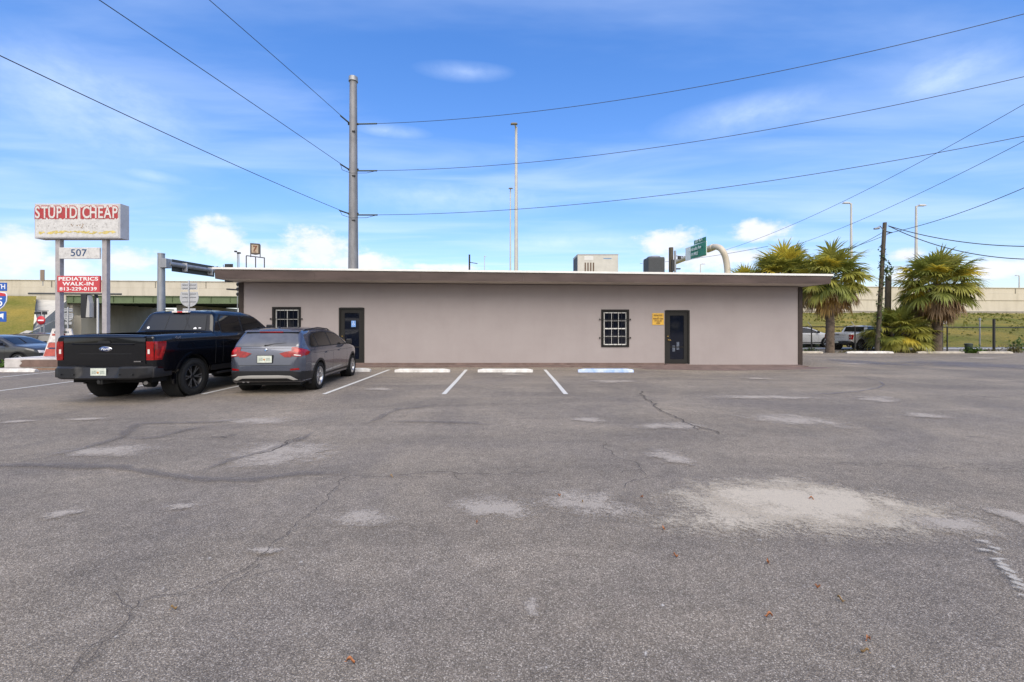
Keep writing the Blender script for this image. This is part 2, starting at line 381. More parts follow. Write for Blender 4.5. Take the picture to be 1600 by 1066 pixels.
# dust, stains, cracks
ppatch(1040, 1490, 738, 872, M_SAND, 'sand_patch', 3)
ppatch(1110, 1430, 748, 835, M_SAND, 'sand_patch', 4)
for i, a in enumerate([(500, 628, 790, 830), (690, 850, 770, 822), (820, 1010, 760, 820), (90, 260, 693, 722), (330, 480, 650, 668), (240, 330, 786, 800),
                       (1085, 1300, 617, 627), (1150, 1340, 645, 672), (980, 1110, 658, 676), (880, 960, 652, 662), (1330, 1420, 618, 632), (100, 180, 652, 660), (0, 60, 656, 663),
                       (60, 130, 795, 815), (810, 850, 935, 970), (1420, 1560, 800, 850), (1560, 1640, 790, 840), (330, 420, 583, 591), (905, 1010, 594, 600), (770, 830, 583, 588),
                       (1150, 1215, 590, 594), (1290, 1380, 566, 571), (1500, 1580, 558, 562), (1400, 1500, 645, 657), (560, 620, 606, 612), (1000, 1090, 700, 730), (380, 450, 855, 872),
                       (300, 560, 690, 735)]):
    ppatch(*a, M_PALE, 'dust_patch', 10+i)
for i, a in enumerate([(1440, 1640, 560, 585), (1300, 1420, 560, 575)]):
    ppatch(*a, M_BLUEP, 'tinted_patch', 60+i)
def gs(*p): return [G(*q) for q in p]
crack('asphalt_crack', gs((95, 1080), (190, 985), (215, 943), (285, 930), (345, 908), (385, 892), (405, 873), (420, 857), (448, 838), (470, 815), (492, 800), (520, 768), (550, 744)), .007, M_CRK, .012, .05)
crack('asphalt_crack', gs((340, 935), (352, 922), (385, 900), (405, 880)), .007, M_CRK, .010, .05)
crack('asphalt_crack', gs((550, 744), (600, 748), (640, 744), (720, 743), (800, 742), (860, 738)), .009, M_CRK, .02, .07)
crack('asphalt_crack', gs((945, 692), (958, 712), (985, 722), (1003, 738), (1012, 746)), .009, M_CRK, .02, .07)
crack('asphalt_crack', gs((1012, 746), (990, 752), (975, 765)), .008, M_CRK, .015, .07)
crack('asphalt_crack', gs((1004, 612), (1009, 622), (1022, 636), (1060, 655), (1090, 668), (1124, 679)), .028, M_CRK, .015, .12)
crack('asphalt_crack', gs((200, 985), (160, 1010), (120, 1050)), .01, M_CRK, .02, .05)
crack('asphalt_crack', gs((330, 685), (355, 683), (372, 681)), .03, M_CRK, .03, .1)
crack('asphalt_crack', gs((470, 684), (440, 700), (400, 712)), .025, M_CRK, .03, .1)
crack('asphalt_crack', gs((1290, 728), (1400, 728), (1500, 733), (1640, 738)), .008, M_CRK, .015, .1)
strip('tar_band', gs((-60, 729), (100, 726), (200, 731), (260, 744), (330, 749), (400, 752), (470, 741), (560, 739)), .22, M_TARF, .03, .15)
strip('tar_band', gs((40, 722), (120, 706), (180, 687), (215, 664), (330, 661), (400, 655)), .26, M_TARF, .03, .15)
strip('tar_band', gs((180, 687), (250, 684), (290, 672), (350, 664)), .22, M_TARF, .03, .15)
strip('tar_band', gs((300, 744), (330, 735), (370, 720), (400, 712), (470, 690), (500, 670)), .18, M_TARF, .03, .15)
strip('tar_band', gs((560, 668), (620, 640), (690, 632)), .22, M_TARF, .04, .2)
strip('tar_band', gs((590, 660), (700, 661), (790, 668)), .22, M_TARF, .04, .2)
arc = [(1245, 617), (1300, 616), (1345, 612), (1372, 607), (1382, 602), (1376, 597), (1350, 591), (1310, 588)]
strip('tyre_mark', gs(*arc), .09, M_BLUEP, .01, .15)
rk = random.Random(12)
for k, (px, py) in enumerate([(1536, 850), (1545, 853), (1553, 860), (1540, 864), (1558, 869), (1561, 878), (1566, 886), (1572, 894), (1576, 902), (1583, 908), (1590, 917), (1598, 926), (1607, 938)]):
    x, y = G(px, py); patch('worn_paint_mark', x, y, rk.uniform(.045, .075), rk.uniform(.022, .04), M_CHALK, rk.uniform(-1.2, .2), 500+k)
rs = random.Random(5)
for i in range(46):
    py = 600+460*rs.random()**1.3; px = rs.uniform(0, 1600); x, y = G(px, py); s_ = rs.uniform(.006, .022)
    patch('paint_fleck', x, y, s_, s_*rs.uniform(.5, 1), M_CHALK, rs.uniform(0, 3), 200+i)
# fallen leaves
M_LEAFS = [mat('leaf_orange', (.42, .16, .06), .7, var=.3, vs=60), mat('leaf_tan', (.40, .26, .12), .75, var=.3, vs=60)]
lsp = [(548, 1039, 'near the bottom edge left of centre'), (272, 955, 'beside the long crack'), (1200, 882, 'alone in the middle of bare asphalt'), (1278, 921, 'left one of a near pair'),
       (1313, 941, 'right one of a near pair'), (1202, 967, 'just below the lone leaf'), (1357, 1004, 'upper one of the two nearest the bottom right'), (1351, 1023, 'lower one of the two nearest the bottom right'),
       (745, 819, 'small and curled on pale dust'), (874, 777, 'left of the sandy patch'), (910, 787, 'between dust and sandy patch'), (1003, 780, 'at the left rim of the sandy patch'),
       (1268, 782, 'on the middle of the sandy patch'), (612, 747, 'lying on a thin crack'), (1056, 872, 'left of the lone leaf'), (1037, 829, 'below the rim of the sandy patch')]
for i, (px, py, wh) in enumerate(lsp):
    x, y = G(px, py); m = MB(); r_ = random.Random(i); L_ = r_.uniform(.013, .020); vs = []; n = 7
    for k in range(n+1):
        t = k/n; wd = math.sin(math.pi*min(1, t*.95+.03))*L_*.34
        zc = .012+.010*math.sin(t*5+i); vs += [(-wd, t*L_*2-L_, zc+.012), (0, t*L_*2-L_, zc), (wd, t*L_*2-L_, zc+.010)]
    vs += [(a, b, c-.0015) for a, b, c in vs]; q = 3*(n+1)
    fs = [(k*3+j, k*3+j+1, k*3+j+4, k*3+j+3) for k in range(n) for j in (0, 1)]
    fs += [tuple(q+a for a in f[::-1]) for f in fs]
    m.add(vs, fs, 0, True); m.tube([(0, -L_*1.5, .014), (0, -L_, .013)], .0015, 5)
    o = m.build('fallen_leaf', M_LEAFS[i % 3 == 1], fix=False); o.location = (x, y, .004); o.rotation_euler = (0, 0, r_.uniform(0, 6.3))
    tag(o, ('tan' if i % 3 == 1 else 'orange')+' dry leaf '+wh, 'leaf', 'dry leaves scattered on the asphalt')

# ---------------------------------------------------------------- text
def text(name, s, size, m, parent=None, loc=(0, 0, 0), rot=(90, 0, 0), ext=.004, off=0, align='CENTER', sx=1, sp=1, shear=0, wide=0):
    cu = bpy.data.curves.new(name, 'FONT'); cu.body = s; cu.size = size; cu.extrude = ext; cu.offset = off
    cu.align_x = align; cu.align_y = 'CENTER'; cu.space_character = sp; cu.shear = shear
    to = bpy.data.objects.new(name, cu); COL.objects.link(to)
    me = bpy.data.meshes.new_from_object(to); bpy.data.objects.remove(to); me.name = name
    me.materials.clear(); me.materials.append(m)
    o = bpy.data.objects.new(name, me); COL.objects.link(o); o.parent = parent; o.location = loc
    o.rotation_euler = tuple(R(a) for a in rot); o.scale = (sx, 1, 1); return o

# ---------------------------------------------------------------- building
M_WALL = mat('painted_block_wall', (.40, .35, .335), .8, spec=.3)
def _w():
    m = M_WALL; N, L, b = nodes_of(m)
    tc = N.new('ShaderNodeTexCoord'); mp = N.new('ShaderNodeMapping'); mp.inputs['Rotation'].default_value = (R(90), 0, 0); L.new(tc.outputs['Object'], mp.inputs[0])
    br = N.new('ShaderNodeTexBrick'); br.inputs['Scale'].default_value = 1; br.inputs['Brick Width'].default_value = .41; br.inputs['Row Height'].default_value = .205
    br.inputs['Mortar Size'].default_value = .006; br.inputs['Mortar Smooth'].default_value = .6; L.new(mp.outputs[0], br.inputs['Vector'])
    c = ramp(m, noise(m, .9, 8, .62), [(.3, (.330, .290, .284)), (.5, (.350, .309, .303)), (.7, (.365, .324, .318))])
    mp2 = N.new('ShaderNodeMapping'); mp2.inputs['Scale'].default_value = (3, 3, .35); L.new(tc.outputs['Object'], mp2.inputs[0])
    st = ramp(m, noise(m, 1.2, 6, .6, mp2.outputs[0]), [(.3, .985), (.6, 1.005)])
    c = mix(m, 1, c, st, 'MULTIPLY'); c = mix(m, math_(m, 'MULTIPLY', br.outputs['Fac'], .10), c, (.28, .25, .24)); L.new(c, b.inputs['Base Color'])
    h = math_(m, 'ADD', math_(m, 'MULTIPLY', br.outputs['Fac'], -.25), math_(m, 'MULTIPLY', noise(m, 60, 5, .6), .35))
    bp = N.new('ShaderNodeBump'); bp.inputs['Strength'].default_value = .5; bp.inputs['Distance'].default_value = .006
    L.new(h, bp.inputs['Height']); L.new(bp.outputs[0], b.inputs['Normal'])
_w()
M_FASC = mat('brown_fascia', (.098, .070, .063), .65, var=.35, vs=1.2, bump=.2, bs=30, stretch=(.5, 1, 2))
M_SOFF = mat('soffit', (.60, .54, .47), .8, var=.12, vs=1.5)
M_DRIP = mat('drip_edge', (.74, .73, .70), .45, var=.08, vs=4)
M_TRIM = mat('dark_trim', (.055, .042, .036), .7, spec=.2, var=.2, vs=5)
M_DFRM = mat('dark_frame', (.014, .013, .013), .6, spec=.2, var=.15, vs=8)
M_BASE = mat('brown_base', (.175, .122, .106), .8, var=.3, vs=2.5, bump=.3, bs=40)
M_GLASS = mat('dark_glass', (.006, .008, .016), .05, spec=.4)
M_WHITE = mat('white_paint', (.74, .73, .70), .5, var=.1, vs=6)
M_BLACK = mat('black_metal', (.02, .02, .02), .45)
M_BRASS = mat('brass', (.62, .42, .14), .25, metal=1)
M_ROOF = mat('roof_membrane', (.55, .54, .52), .8, var=.2, vs=1)
WY = 16.5
WX0, WX1 = -10.28, 11.33
BT = thing('shop_building', 'long single storey mauve painted block building with flat brown eaved roof', 'building', (0, WY, 0))
def wz(x): return 3.22+(x-WX0)/(WX1-WX0)*(3.045-3.22)
ops = [('win', 427, 469, 481, 516), ('door', 530, 569, 481, 569), ('win2', 940.5, 981.5, 485, 541), ('door2', 1039, 1077, 485, 569.5)]
rects = []
for k, a, b, t, bt in ops:
    x0, x1 = (a-VX)/F*WY, (b-VX)/F*WY; z1 = CH-(t-HZ)/F*WY; z0 = CH-(bt-HZ)/F*WY
    rects.append((k, x0, x1, z0 if 'win' in k else .08, z1))
m = MB(); TH = .2
xs = sorted({WX0, WX1, *[r[1] for r in rects], *[r[2] for r in rects]})
for a, b in zip(xs, xs[1:]):
    c = (a+b)/2; hit = [r for r in rects if r[1] < c < r[2]]
    if not hit:
        m.prism([(a, 0), (b, 0), (b, wz(b)), (a, wz(a))], 0, TH, 'y')
    else:
        r = hit[0]
        m.prism([(a, 0), (b, 0), (b, r[3]), (a, r[3])], 0, TH, 'y')
        m.prism([(a, r[4]), (b, r[4]), (b, wz(b)), (a, wz(a))], 0, TH, 'y')
m.prism([(WX0, 0), (WX0+.2, 0), (WX0+.2, wz(WX0)), (WX0, wz(WX0))], TH, 9, 'y'); m.prism([(WX1-.2, 0), (WX1, 0), (WX1, wz(WX1)), (WX1-.2, wz(WX1))], TH, 9, 'y')
m.prism([(WX0+.2, 0), (WX1-.2, 0), (WX1-.2, wz(WX1)), (WX0+.2, wz(WX0))], 8.8, 9, 'y')
m.build('wall', M_WALL, BT)
# dark room behind the openings
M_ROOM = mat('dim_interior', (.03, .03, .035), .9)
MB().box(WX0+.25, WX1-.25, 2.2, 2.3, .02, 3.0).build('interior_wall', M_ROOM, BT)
# roof
EX0, EX1, EY = (336-VX)/F*15.4, (1298-VX)/F*15.4, 15.4-WY
def ez(x, a, b): return a+(x-EX0)/(EX1-EX0)*(b-a)
def slab(mb, x0, x1, y0, y1, a0, a1, b0, b1, nx=1):
    vs = [(x0, y0, a0), (x1, y0, a1), (x1, y1, a1), (x0, y1, a0), (x0, y0, b0), (x1, y0, b1), (x1, y1, b1), (x0, y1, b0)]
    mb.add(vs, [(0, 3, 2, 1), (4, 5, 6, 7), (0, 1, 5, 4), (1, 2, 6, 5), (2, 3, 7, 6), (3, 0, 4, 7)])
m = MB(); slab(m, EX0+.03, EX1-.03, EY+.03, 9.6, 3.245, 3.065, 3.57, 3.32); m.build('soffit', M_SOFF, BT)
m = MB()   # fascia boards leaning slightly out at the top, with butt joints
joints = [EX0, -6.9, -3.1, .6, 3.6, 7.0, 9.7, EX1]
for a, b in zip(joints, joints[1:]):
    vs = []
    for x in (a+.002, b-.002):
        vs += [(x, EY+.028, ez(x, 3.235, 3.055)), (x, EY+.002, ez(x, 3.235, 3.055)), (x, EY-.045, ez(x, 3.545, 3.300)), (x, EY+.028, ez(x, 3.545, 3.300))]
    m.add(vs, [(0, 1, 2, 3), (4, 7, 6, 5), (0, 4, 5, 1), (1, 5, 6, 2), (2, 6, 7, 3), (3, 7, 4, 0)])
for sx, x in ((-1, EX0), (1, EX1)):
    za, zb = ez(x, 3.235, 3.055), ez(x, 3.545, 3.300)
    m.box(x, x-.028*sx, EY+.03, 9.6, za, zb)
m.build('fascia', M_FASC, BT)
m = MB(); slab(m, EX0-.05, EX1+.05, EY-.075, 9.65, 3.575, 3.325, 3.645, 3.395); m.build('drip_edge', M_DRIP, BT)
m = MB(); slab(m, EX0, EX1, EY+.04, 9.5, 3.65, 3.40, 3.655, 3.405); m.build('roof', M_ROOF, BT)
for x0, x1 in ((WX0-.03, WX0+.15), (WX1-.13, WX1+.03)):
    MB().box(x0, x1, -.03, -.002, .0, wz(x0)-.01).build('corner_trim', M_TRIM, BT)
MB().box(WX1+.003, WX1+.03, -.001, 8.9, .0, 3.0).build('corner_trim', M_TRIM, BT)
def window(k, x0, x1, z0, z1, cols, rows):
    f = MB()
    for a, b, c, d_ in ((x0-.03, x0+.055, z0-.03, z1+.03), (x1-.055, x1+.03, z0-.03, z1+.03), (x0+.055, x1-.055, z1-.055, z1+.03), (x0+.055, x1-.055, z0-.03, z0+.03)):
        f.box(a, b, -.035, .05, c, d_)
    f = f.build('window', M_DFRM, BT)
    a, b, c, d_ = x0+.075, x1-.06, z0+.045, z1-.075
    g = MB(); t = .035
    g.box(a, a+t, .02, .06, c, d_); g.box(b-t, b, .02, .06, c, d_); g.box(a+t, b-t, .02, .06, d_-t, d_); g.box(a+t, b-t, .02, .06, c, c+t)
    if rows > 2: g.box(a+t, b-t, .02, .06, (c+d_)/2-.02, (c+d_)/2+.02)
    for i in range(1, cols):
        x = a+t+(b-a-2*t)*i/cols; g.box(x-.006, x+.006, .025, .05, c+t, d_-t)
    for j in range(1, rows):
        if rows > 2 and j*2 == rows: continue
        z = c+t+(d_-c-2*t)*j/rows; g.box(a+t, b-t, .027, .048, z-.006, z+.006)
    g.build('sash', M_WHITE, f)
    MB().box(a, b, .062, .07, c, d_).build('pane', M_GLASS, f)
    s_ = MB()      # security grille in front
    n = 6
    for i in range(n):
        x = a+.03+(b-a-.06)*i/(n-1); s_.tube([(x, -.015, c), (x, -.015, d_)], .006, 6)
    for q in (.22, .78) if rows > 2 else (.52,):
        z = c+(d_-c)*q; s_.tube([(x0-.10, -.05, z), (x1+.09, -.05, z)], .009, 6)
        for x in (x0-.09, x1+.08): s_.box(x-.015, x+.015, -.055, -.001, z-.03, z+.03)
    s_.build('security_grille', M_BLACK, f)
def door(x0, x1, z1, handle_left=True, sign=False):
    f = MB(); zb = .085
    f.box(x0-.01, x0+.05, -.02, .12, zb, z1); f.box(x1-.05, x1+.01, -.02, .12, zb, z1); f.box(x0+.05, x1-.05, -.02, .12, z1-.05, z1+.01)
    f.box(x0+.052, x0+.2, .02, .065, zb+.01, z1-.052); f.box(x1-.2, x1-.052, .02, .065, zb+.01, z1-.052)
    f.box(x0+.2, x1-.2, .02, .065, z1-.2, z1-.052); f.box(x0+.2, x1-.2, .02, .065, zb+.01, zb+.17)
    f = f.build('door', mat('door_grey', (.024, .023, .022), .6, spec=.2, var=.1, vs=6), BT)
    MB().box(x0+.2, x1-.2, .038, .05, zb+.17, z1-.2).build('pane', M_GLASS, f)
    MB().box(x0+.2, x1-.2, .028, .036, zb+.62, zb+.66).build('push_bar', M_DFRM, f)
    k = MB(); x = x0+.115
    k.tube([(x, .02, 1.0), (x, -.03, 1.0)], .022, 10); k.tube([(x, -.035, 1.0), (x+.10, -.035, .99)], .009, 8)
    k.build('handle', M_BRASS, f)
    MB().tube([(x, .02, 1.14), (x, -.006, 1.14)], .026, 12).build('lock', M_BRASS, f)
    if sign:
        c = (x0+x1)/2+.06; s_ = MB().box(c-.085, c+.085, .026, .037, 1.50, 1.74).build('notice', mat('notice_blue', (.18, .36, .75), .5), f)
        mw = mat('notice_white', (.85, .88, .95), .5)
        q = MB(); q.lathe([(0.020, .0), (0.020, .014), (.0255, .014)], 'y', 14, mat=Matrix.Translation((c, 0, 1.70)))
        q.tube([(c, .021, 1.68), (c, .021, 1.63), (c+.03, .021, 1.625), (c+.04, .021, 1.58)], .007, 6)
        q.tube([(c-.005+.038*math.cos(a), .021, 1.605+.036*math.sin(a)) for a in [R(v) for v in range(120, 351, 22)]], .006, 6)
        q.build('symbol', mw, f)
    else:
        mb = MB()   # faded stickers low on the glass
        mb.box(x0+.30, x0+.40, .031, .036, .55, .78); mb.box(x0+.46, x0+.56, .031, .036, .62, .92)
        mb.build('sticker', mat('faded_sticker', (.10, .12, .16), .6, var=.6, vs=25), f)
window(*rects[0], 2, 2); window(*rects[2], 3, 4)
door(rects[1][1], rects[1][2], rects[1][4], sign=True); door(rects[3][1], rects[3][2], rects[3][4])
# yellow notice board beside right door
yx0, yx1 = (1019-VX)/F*WY, (1037-VX)/F*WY
M_YEL = mat('yellow_board', (.68, .40, .05), .5, var=.15, vs=10)
nb = MB().box(yx0, yx1, -.02, -.002, 1.58, 2.03, bev=.004).build('notice_board', M_YEL, BT)
ni = mat('notice_ink', (.10, .05, .02), .6)
cx_ = (yx0+yx1)/2
for s_, z, sz in (('PEDIATRIC', 1.94, .085), ('&', 1.875, .06), ('PRIMARY CARE', 1.81, .07), ('WALK-IN', 1.73, .08), ('OPEN', 1.645, .07)):
    text('lettering', s_, sz, ni, nb, (cx_, -.024, z), ext=.001, off=.002, sx=.82)
# base skirting and entrance slab
MB().box(-10.2, 6.05, 15.92, 16.495, 0, .05).build('ledge', M_BASE)['kind'] = 'structure'
MB().box(6.9, 11.2, 15.92, 16.495, 0, .05).build('ledge', M_BASE)['kind'] = 'structure'
rp = MB(); rp.add([(5.0, 15.2, .004), (7.6, 14.75, .004), (9.6, 15.0, .004), (11.9, 15.6, .004), (11.9, 15.918, .004), (4.6, 15.918, .004), (5.9, 15.918, .10), (7.3, 15.918, .10)],
       [(0, 6, 5), (0, 1, 7, 6), (1, 2, 7), (2, 3, 4, 7)])
rp.box(6.052, 6.898, 15.918, 16.7, 0, .083)
rp.build('ramp', M_BASE, fix=False)['kind'] = 'structure'
MB().box(WX0, 6.05, 16.47, 16.497, .05, .12).build('skirting', M_BASE, BT).location = (0, -WY, 0)

# wheel stops
M_STOP = mat('stop_white', (.66, .64, .61), .8, spec=.2, var=.2, vs=5, bump=.4, bs=40, dirt=(.46, .44, .41))
M_STOPB = mat('stop_blue', (.24, .36, .64), .8, spec=.2, var=.4, vs=6, bump=.4, bs=40, dirt=(.62, .66, .74))
def stop(x, y, m, lab, L_=1.83, rz=0, h=.115):
    b = MB(); hw = .075; n = 10; vs = []
    for i in range(n+1):
        t = -L_/2+L_*i/n; e = .03 if i in (0, n) else 0
        vs += [(t, -hw, 0), (t, -hw+.02, h*.75-e), (t, -hw+.045, h-e), (t, hw-.045, h-e), (t, hw-.02, h*.75-e), (t, hw, 0)]
    fs = [(i*6+k, i*6+k+1, i*6+k+7, i*6+k+6) for i in range(n) for k in range(5)]+[(0, 5, 4, 3, 2, 1), tuple(n*6+k for k in range(6))]
    b.add(vs, fs); b.tube([(-L_*.36, 0, h-.01), (-L_*.36, 0, h+.004)], .014, 8, 0); b.tube([(L_*.36, 0, h-.01), (L_*.36, 0, h+.004)], .014, 8, 0)
    o = b.build('wheel_stop', m); o.location = (x, y, .004); o.rotation_euler = (0, 0, rz)
    return tag(o, lab, 'wheel stop', 'concrete wheel stops')
stop(-2.80, 14.25, M_STOP, 'white concrete wheel stop in the stall just right of the parked hatchback')
stop(-.05, 14.25, M_STOP, 'white concrete wheel stop in the stall between white one and blue one')
stop(3.28, 14.25, M_STOPB, 'faded blue painted wheel stop below the barred window')
stop(-5.5, 14.45, M_STOP, 'white wheel stop mostly hidden in front of the hatchback')
stop(-8.1, 14.5, M_STOP, 'white wheel stop hidden in front of the black pickup')
stop(-13.95, 14.3, M_STOP, 'white wheel stop at the stall beside the pickup tailgate')
stop(-16.65, 14.35, M_STOP, 'white wheel stop at the far left below the planter')
stop((1375-VX)/F*0+20.3, 24.0, M_STOP, 'long whitewashed curb block right of the leftmost palm trunk', 2.6)
stop(18.2-1.3, 24.05, mat('stop_worn', (.42, .38, .32), .8, var=.3, vs=4), 'worn tan curb block by the building corner and palm trunk', 1.6)
stop(24.2, 23.95, mat('stop_worn', (.42, .38, .32), .8, var=.3, vs=4), 'weathered tan curb block between the bushy palm and the right palm', 2.6)
stop(27.2, 23.9, mat('stop_worn', (.42, .38, .32), .8, var=.3, vs=4), 'weathered tan curb block right of the rightmost palm trunk', 1.9)

# ---------------------------------------------------------------- vehicles
def sm(pts, s=.02):
    xs_ = np.array([p[0] for p in pts]); ys_ = np.array([p[1] for p in pts])
    def f(y):
        return float(sum(np.interp(y+o, xs_, ys_)*w_ for o, w_ in zip((-2*s, -s, 0, s, 2*s), (.1, .22, .36, .22, .1))))
    return f
def paint(name, col, flake=.0, rough=.3):
    return mat(name, col, rough, spec=.5, coat=1.0, var=.06, vs=2)
def shade(o, ang=30):
    me = o.data
    for p in me.polygons: p.use_smooth = True
    me.set_sharp_from_angle(angle=R(ang))
def loft(ys, top, bot, half, S_, rt=.06, crown=.03, K=30, rfun=None):
    vs = []; ring = None
    for y in ys:
        zb, zt, hw = bot(y), top(y), half(y); h = max(zt-zb, .02); r = min(rfun(y) if rfun else rt, .48*h, .9*hw); rb = min(.05, .3*h)
        side = []
        for i in range(K+1):
            z = zb+h*i/K
            if i > K-7:      # denser near the top corner
                z = zt-r*(1-math.sin((i-(K-7))/7*math.pi/2)) if r > 0 else z
            elif True:
                z = zb+(h-r)*(i/(K-7))
            x = hw*S_(z)
            if z > zt-r: x = x-r+math.sqrt(max(0, r*r-(z-(zt-r))**2))
            if z < zb+rb: x = x-rb+math.sqrt(max(0, rb*rb-((zb+rb)-z)**2))
            side.append((max(x, .01), z))
        xe = side[-1][0]; topp = [(xe*(1-t), zt+crown*min(1, hw)*(1-(1-t)**2)) for t in (.08, .2, .4, .6, .8)]
        half_r = [(side[0][0]*.5, zb)]+side+topp
        ringp = [(0, zb)]+half_r+[(0, zt+crown*min(1, hw))]+[(-x, z) for x, z in half_r[::-1]]
        ring = len(ringp); vs += [(x, y, z) for x, z in ringp]
    n = len(ys)
    fs = [(i*ring+k, i*ring+(k+1) % ring, (i+1)*ring+(k+1) % ring, (i+1)*ring+k) for i in range(n-1) for k in range(ring)]
    fs += [tuple(range(ring)), tuple((n-1)*ring+k for k in range(ring))[::-1]]
    bm = bmesh.new(); bv = [bm.verts.new(v) for v in vs]
    for f in fs: bm.faces.new([bv[i] for i in f])
    bmesh.ops.recalc_face_normals(bm, faces=bm.faces[:]); return bm
def boolean(me, cutters):
    o = bpy.data.objects.new('tmp', me); COL.objects.link(o); cs = []
    for c in cutters:
        co_ = bpy.data.objects.new('cut', c); COL.objects.link(co_); cs.append(co_)
        md = o.modifiers.new('b', 'BOOLEAN'); md.operation = 'DIFFERENCE'; md.object = co_; md.solver = 'EXACT'
    dg = bpy.context.evaluated_depsgraph_get(); dg.update()
    nm = bpy.data.meshes.new_from_object(o.evaluated_get(dg)); bpy.data.objects.remove(o)
    for c in cs: bpy.data.objects.remove(c)
    return nm
class Skin:
    """panels laid on a body: a 2D outline is diced, thrown onto the body and given a thickness"""
    def __init__(s, bm): s.t = BVHTree.FromBMesh(bm)
    def hit(s, a, b, view):
        if view == 'right': o, d_ = Vector((3, a, b)), Vector((-1, 0, 0))
        elif view == 'left': o, d_ = Vector((-3, a, b)), Vector((1, 0, 0))
        elif view == 'rear': o, d_ = Vector((a, -5, b)), Vector((0, 1, 0))
        elif view == 'front': o, d_ = Vector((a, 9, b)), Vector((0, -1, 0))
        else: o, d_ = Vector((a, b, 5)), Vector((0, 0, -1))
        h = s.t.ray_cast(o, d_); 
        return (h[0] if h[0] else None), d_
    def panel(s, name, poly, view, m, parent, off=.006, back=.02, step=.04, smooth=True):
        bm = bmesh.new(); f = bm.faces.new([bm.verts.new((p[0], p[1], 0)) for p in poly])
        xs_ = [p[0] for p in poly]; ys_ = [p[1] for p in poly]
        for ax, lo, hi in ((0, min(xs_), max(xs_)), (1, min(ys_), max(ys_))):
            k = lo+step
            while k < hi-1e-4:
                n = Vector((1, 0, 0)) if ax == 0 else Vector((0, 1, 0))
                bmesh.ops.bisect_plane(bm, geom=bm.verts[:]+bm.edges[:]+bm.faces[:], plane_co=n*k, plane_no=n); k += step
        bm.verts.index_update(); last = None; outv = []; inv = []; miss = []
        for v in bm.verts:
            h, d_ = s.hit(v.co.x, v.co.y, view); outv.append(h); 
        good = [h for h in outv if h]
        if not good: print('MISSED PANEL', name); bm.free(); return None
        for i, v in enumerate(bm.verts):
            if outv[i] is None:
                j = min((k for k in range(len(outv)) if outv[k] is not None), key=lambda k: (bm.verts[k].co-v.co).length)  if bm.verts.ensure_lookup_table() is None else 0
                g = outv[j]
                q = {'right': Vector((g.x, v.co.x, v.co.y)), 'left': Vector((g.x, v.co.x, v.co.y)), 'rear': Vector((v.co.x, g.y, v.co.y)), 'front': Vector((v.co.x, g.y, v.co.y)), 'top': Vector((v.co.x, v.co.y, g.z))}[view]
                miss.append((i, q))
        for i, q in miss: outv[i] = q
        vs = [h-d_*off for h in outv]+[h+d_*back for h in outv]; n = len(outv)
        fs = [[v.index for v in f.verts] for f in bm.faces]
        for e in bm.edges:
            if len(e.link_faces) == 1: a, b = e.verts[0].index, e.verts[1].index; fs.append([a, b, n+b, n+a])
        me = MB().add(vs, fs, 0, smooth); bm.free(); o = me.build(name, m, parent)
        if smooth: o.data.set_sharp_from_angle(angle=R(40))
        return o
def arcpoly(cy, cz, r0, r1, a0, a1, n=22):
    A = [R(a0+(a1-a0)*i/n) for i in range(n+1)]
    return [(cy+r1*math.cos(a), cz+r1*math.sin(a)) for a in A]+[(cy+r0*math.cos(a), cz+r0*math.sin(a)) for a in A[::-1]]
M_TYRE = mat('tyre_rubber', (.022, .022, .022), .85, spec=.2, var=.3, vs=30, bump=.4, bs=90)
M_RIMB = mat('rim_black', (.035, .035, .037), .3, metal=.6, spec=.6)
M_RIMM = mat('rim_machined', (.42, .42, .43), .28, metal=.9)
M_RIMS = mat('rim_silver', (.46, .46, .47), .3, metal=.8)
M_PLAS = mat('black_plastic', (.014, .014, .016), .5, spec=.35, var=.15, vs=20)
M_CHR = mat('chrome', (.6, .6, .6), .12, metal=1)
M_WELL = mat('wheel_well', (.008, .008, .008), .95)
M_AGL = mat('car_glass', (.010, .011, .012), .04, spec=.7)
M_RED = mat('lamp_red', (.27, .003, .004), .18, coat=.4, var=.5, vs=14)
M_REDL = mat('lamp_bright', (.5, .014, .012), .2, coat=.4, var=.3, vs=25)
M_CLR = mat('lamp_clear', (.72, .66, .62), .12, coat=1)
M_PLATE = mat('plate', (.62, .66, .58), .4, var=.25, vs=12)
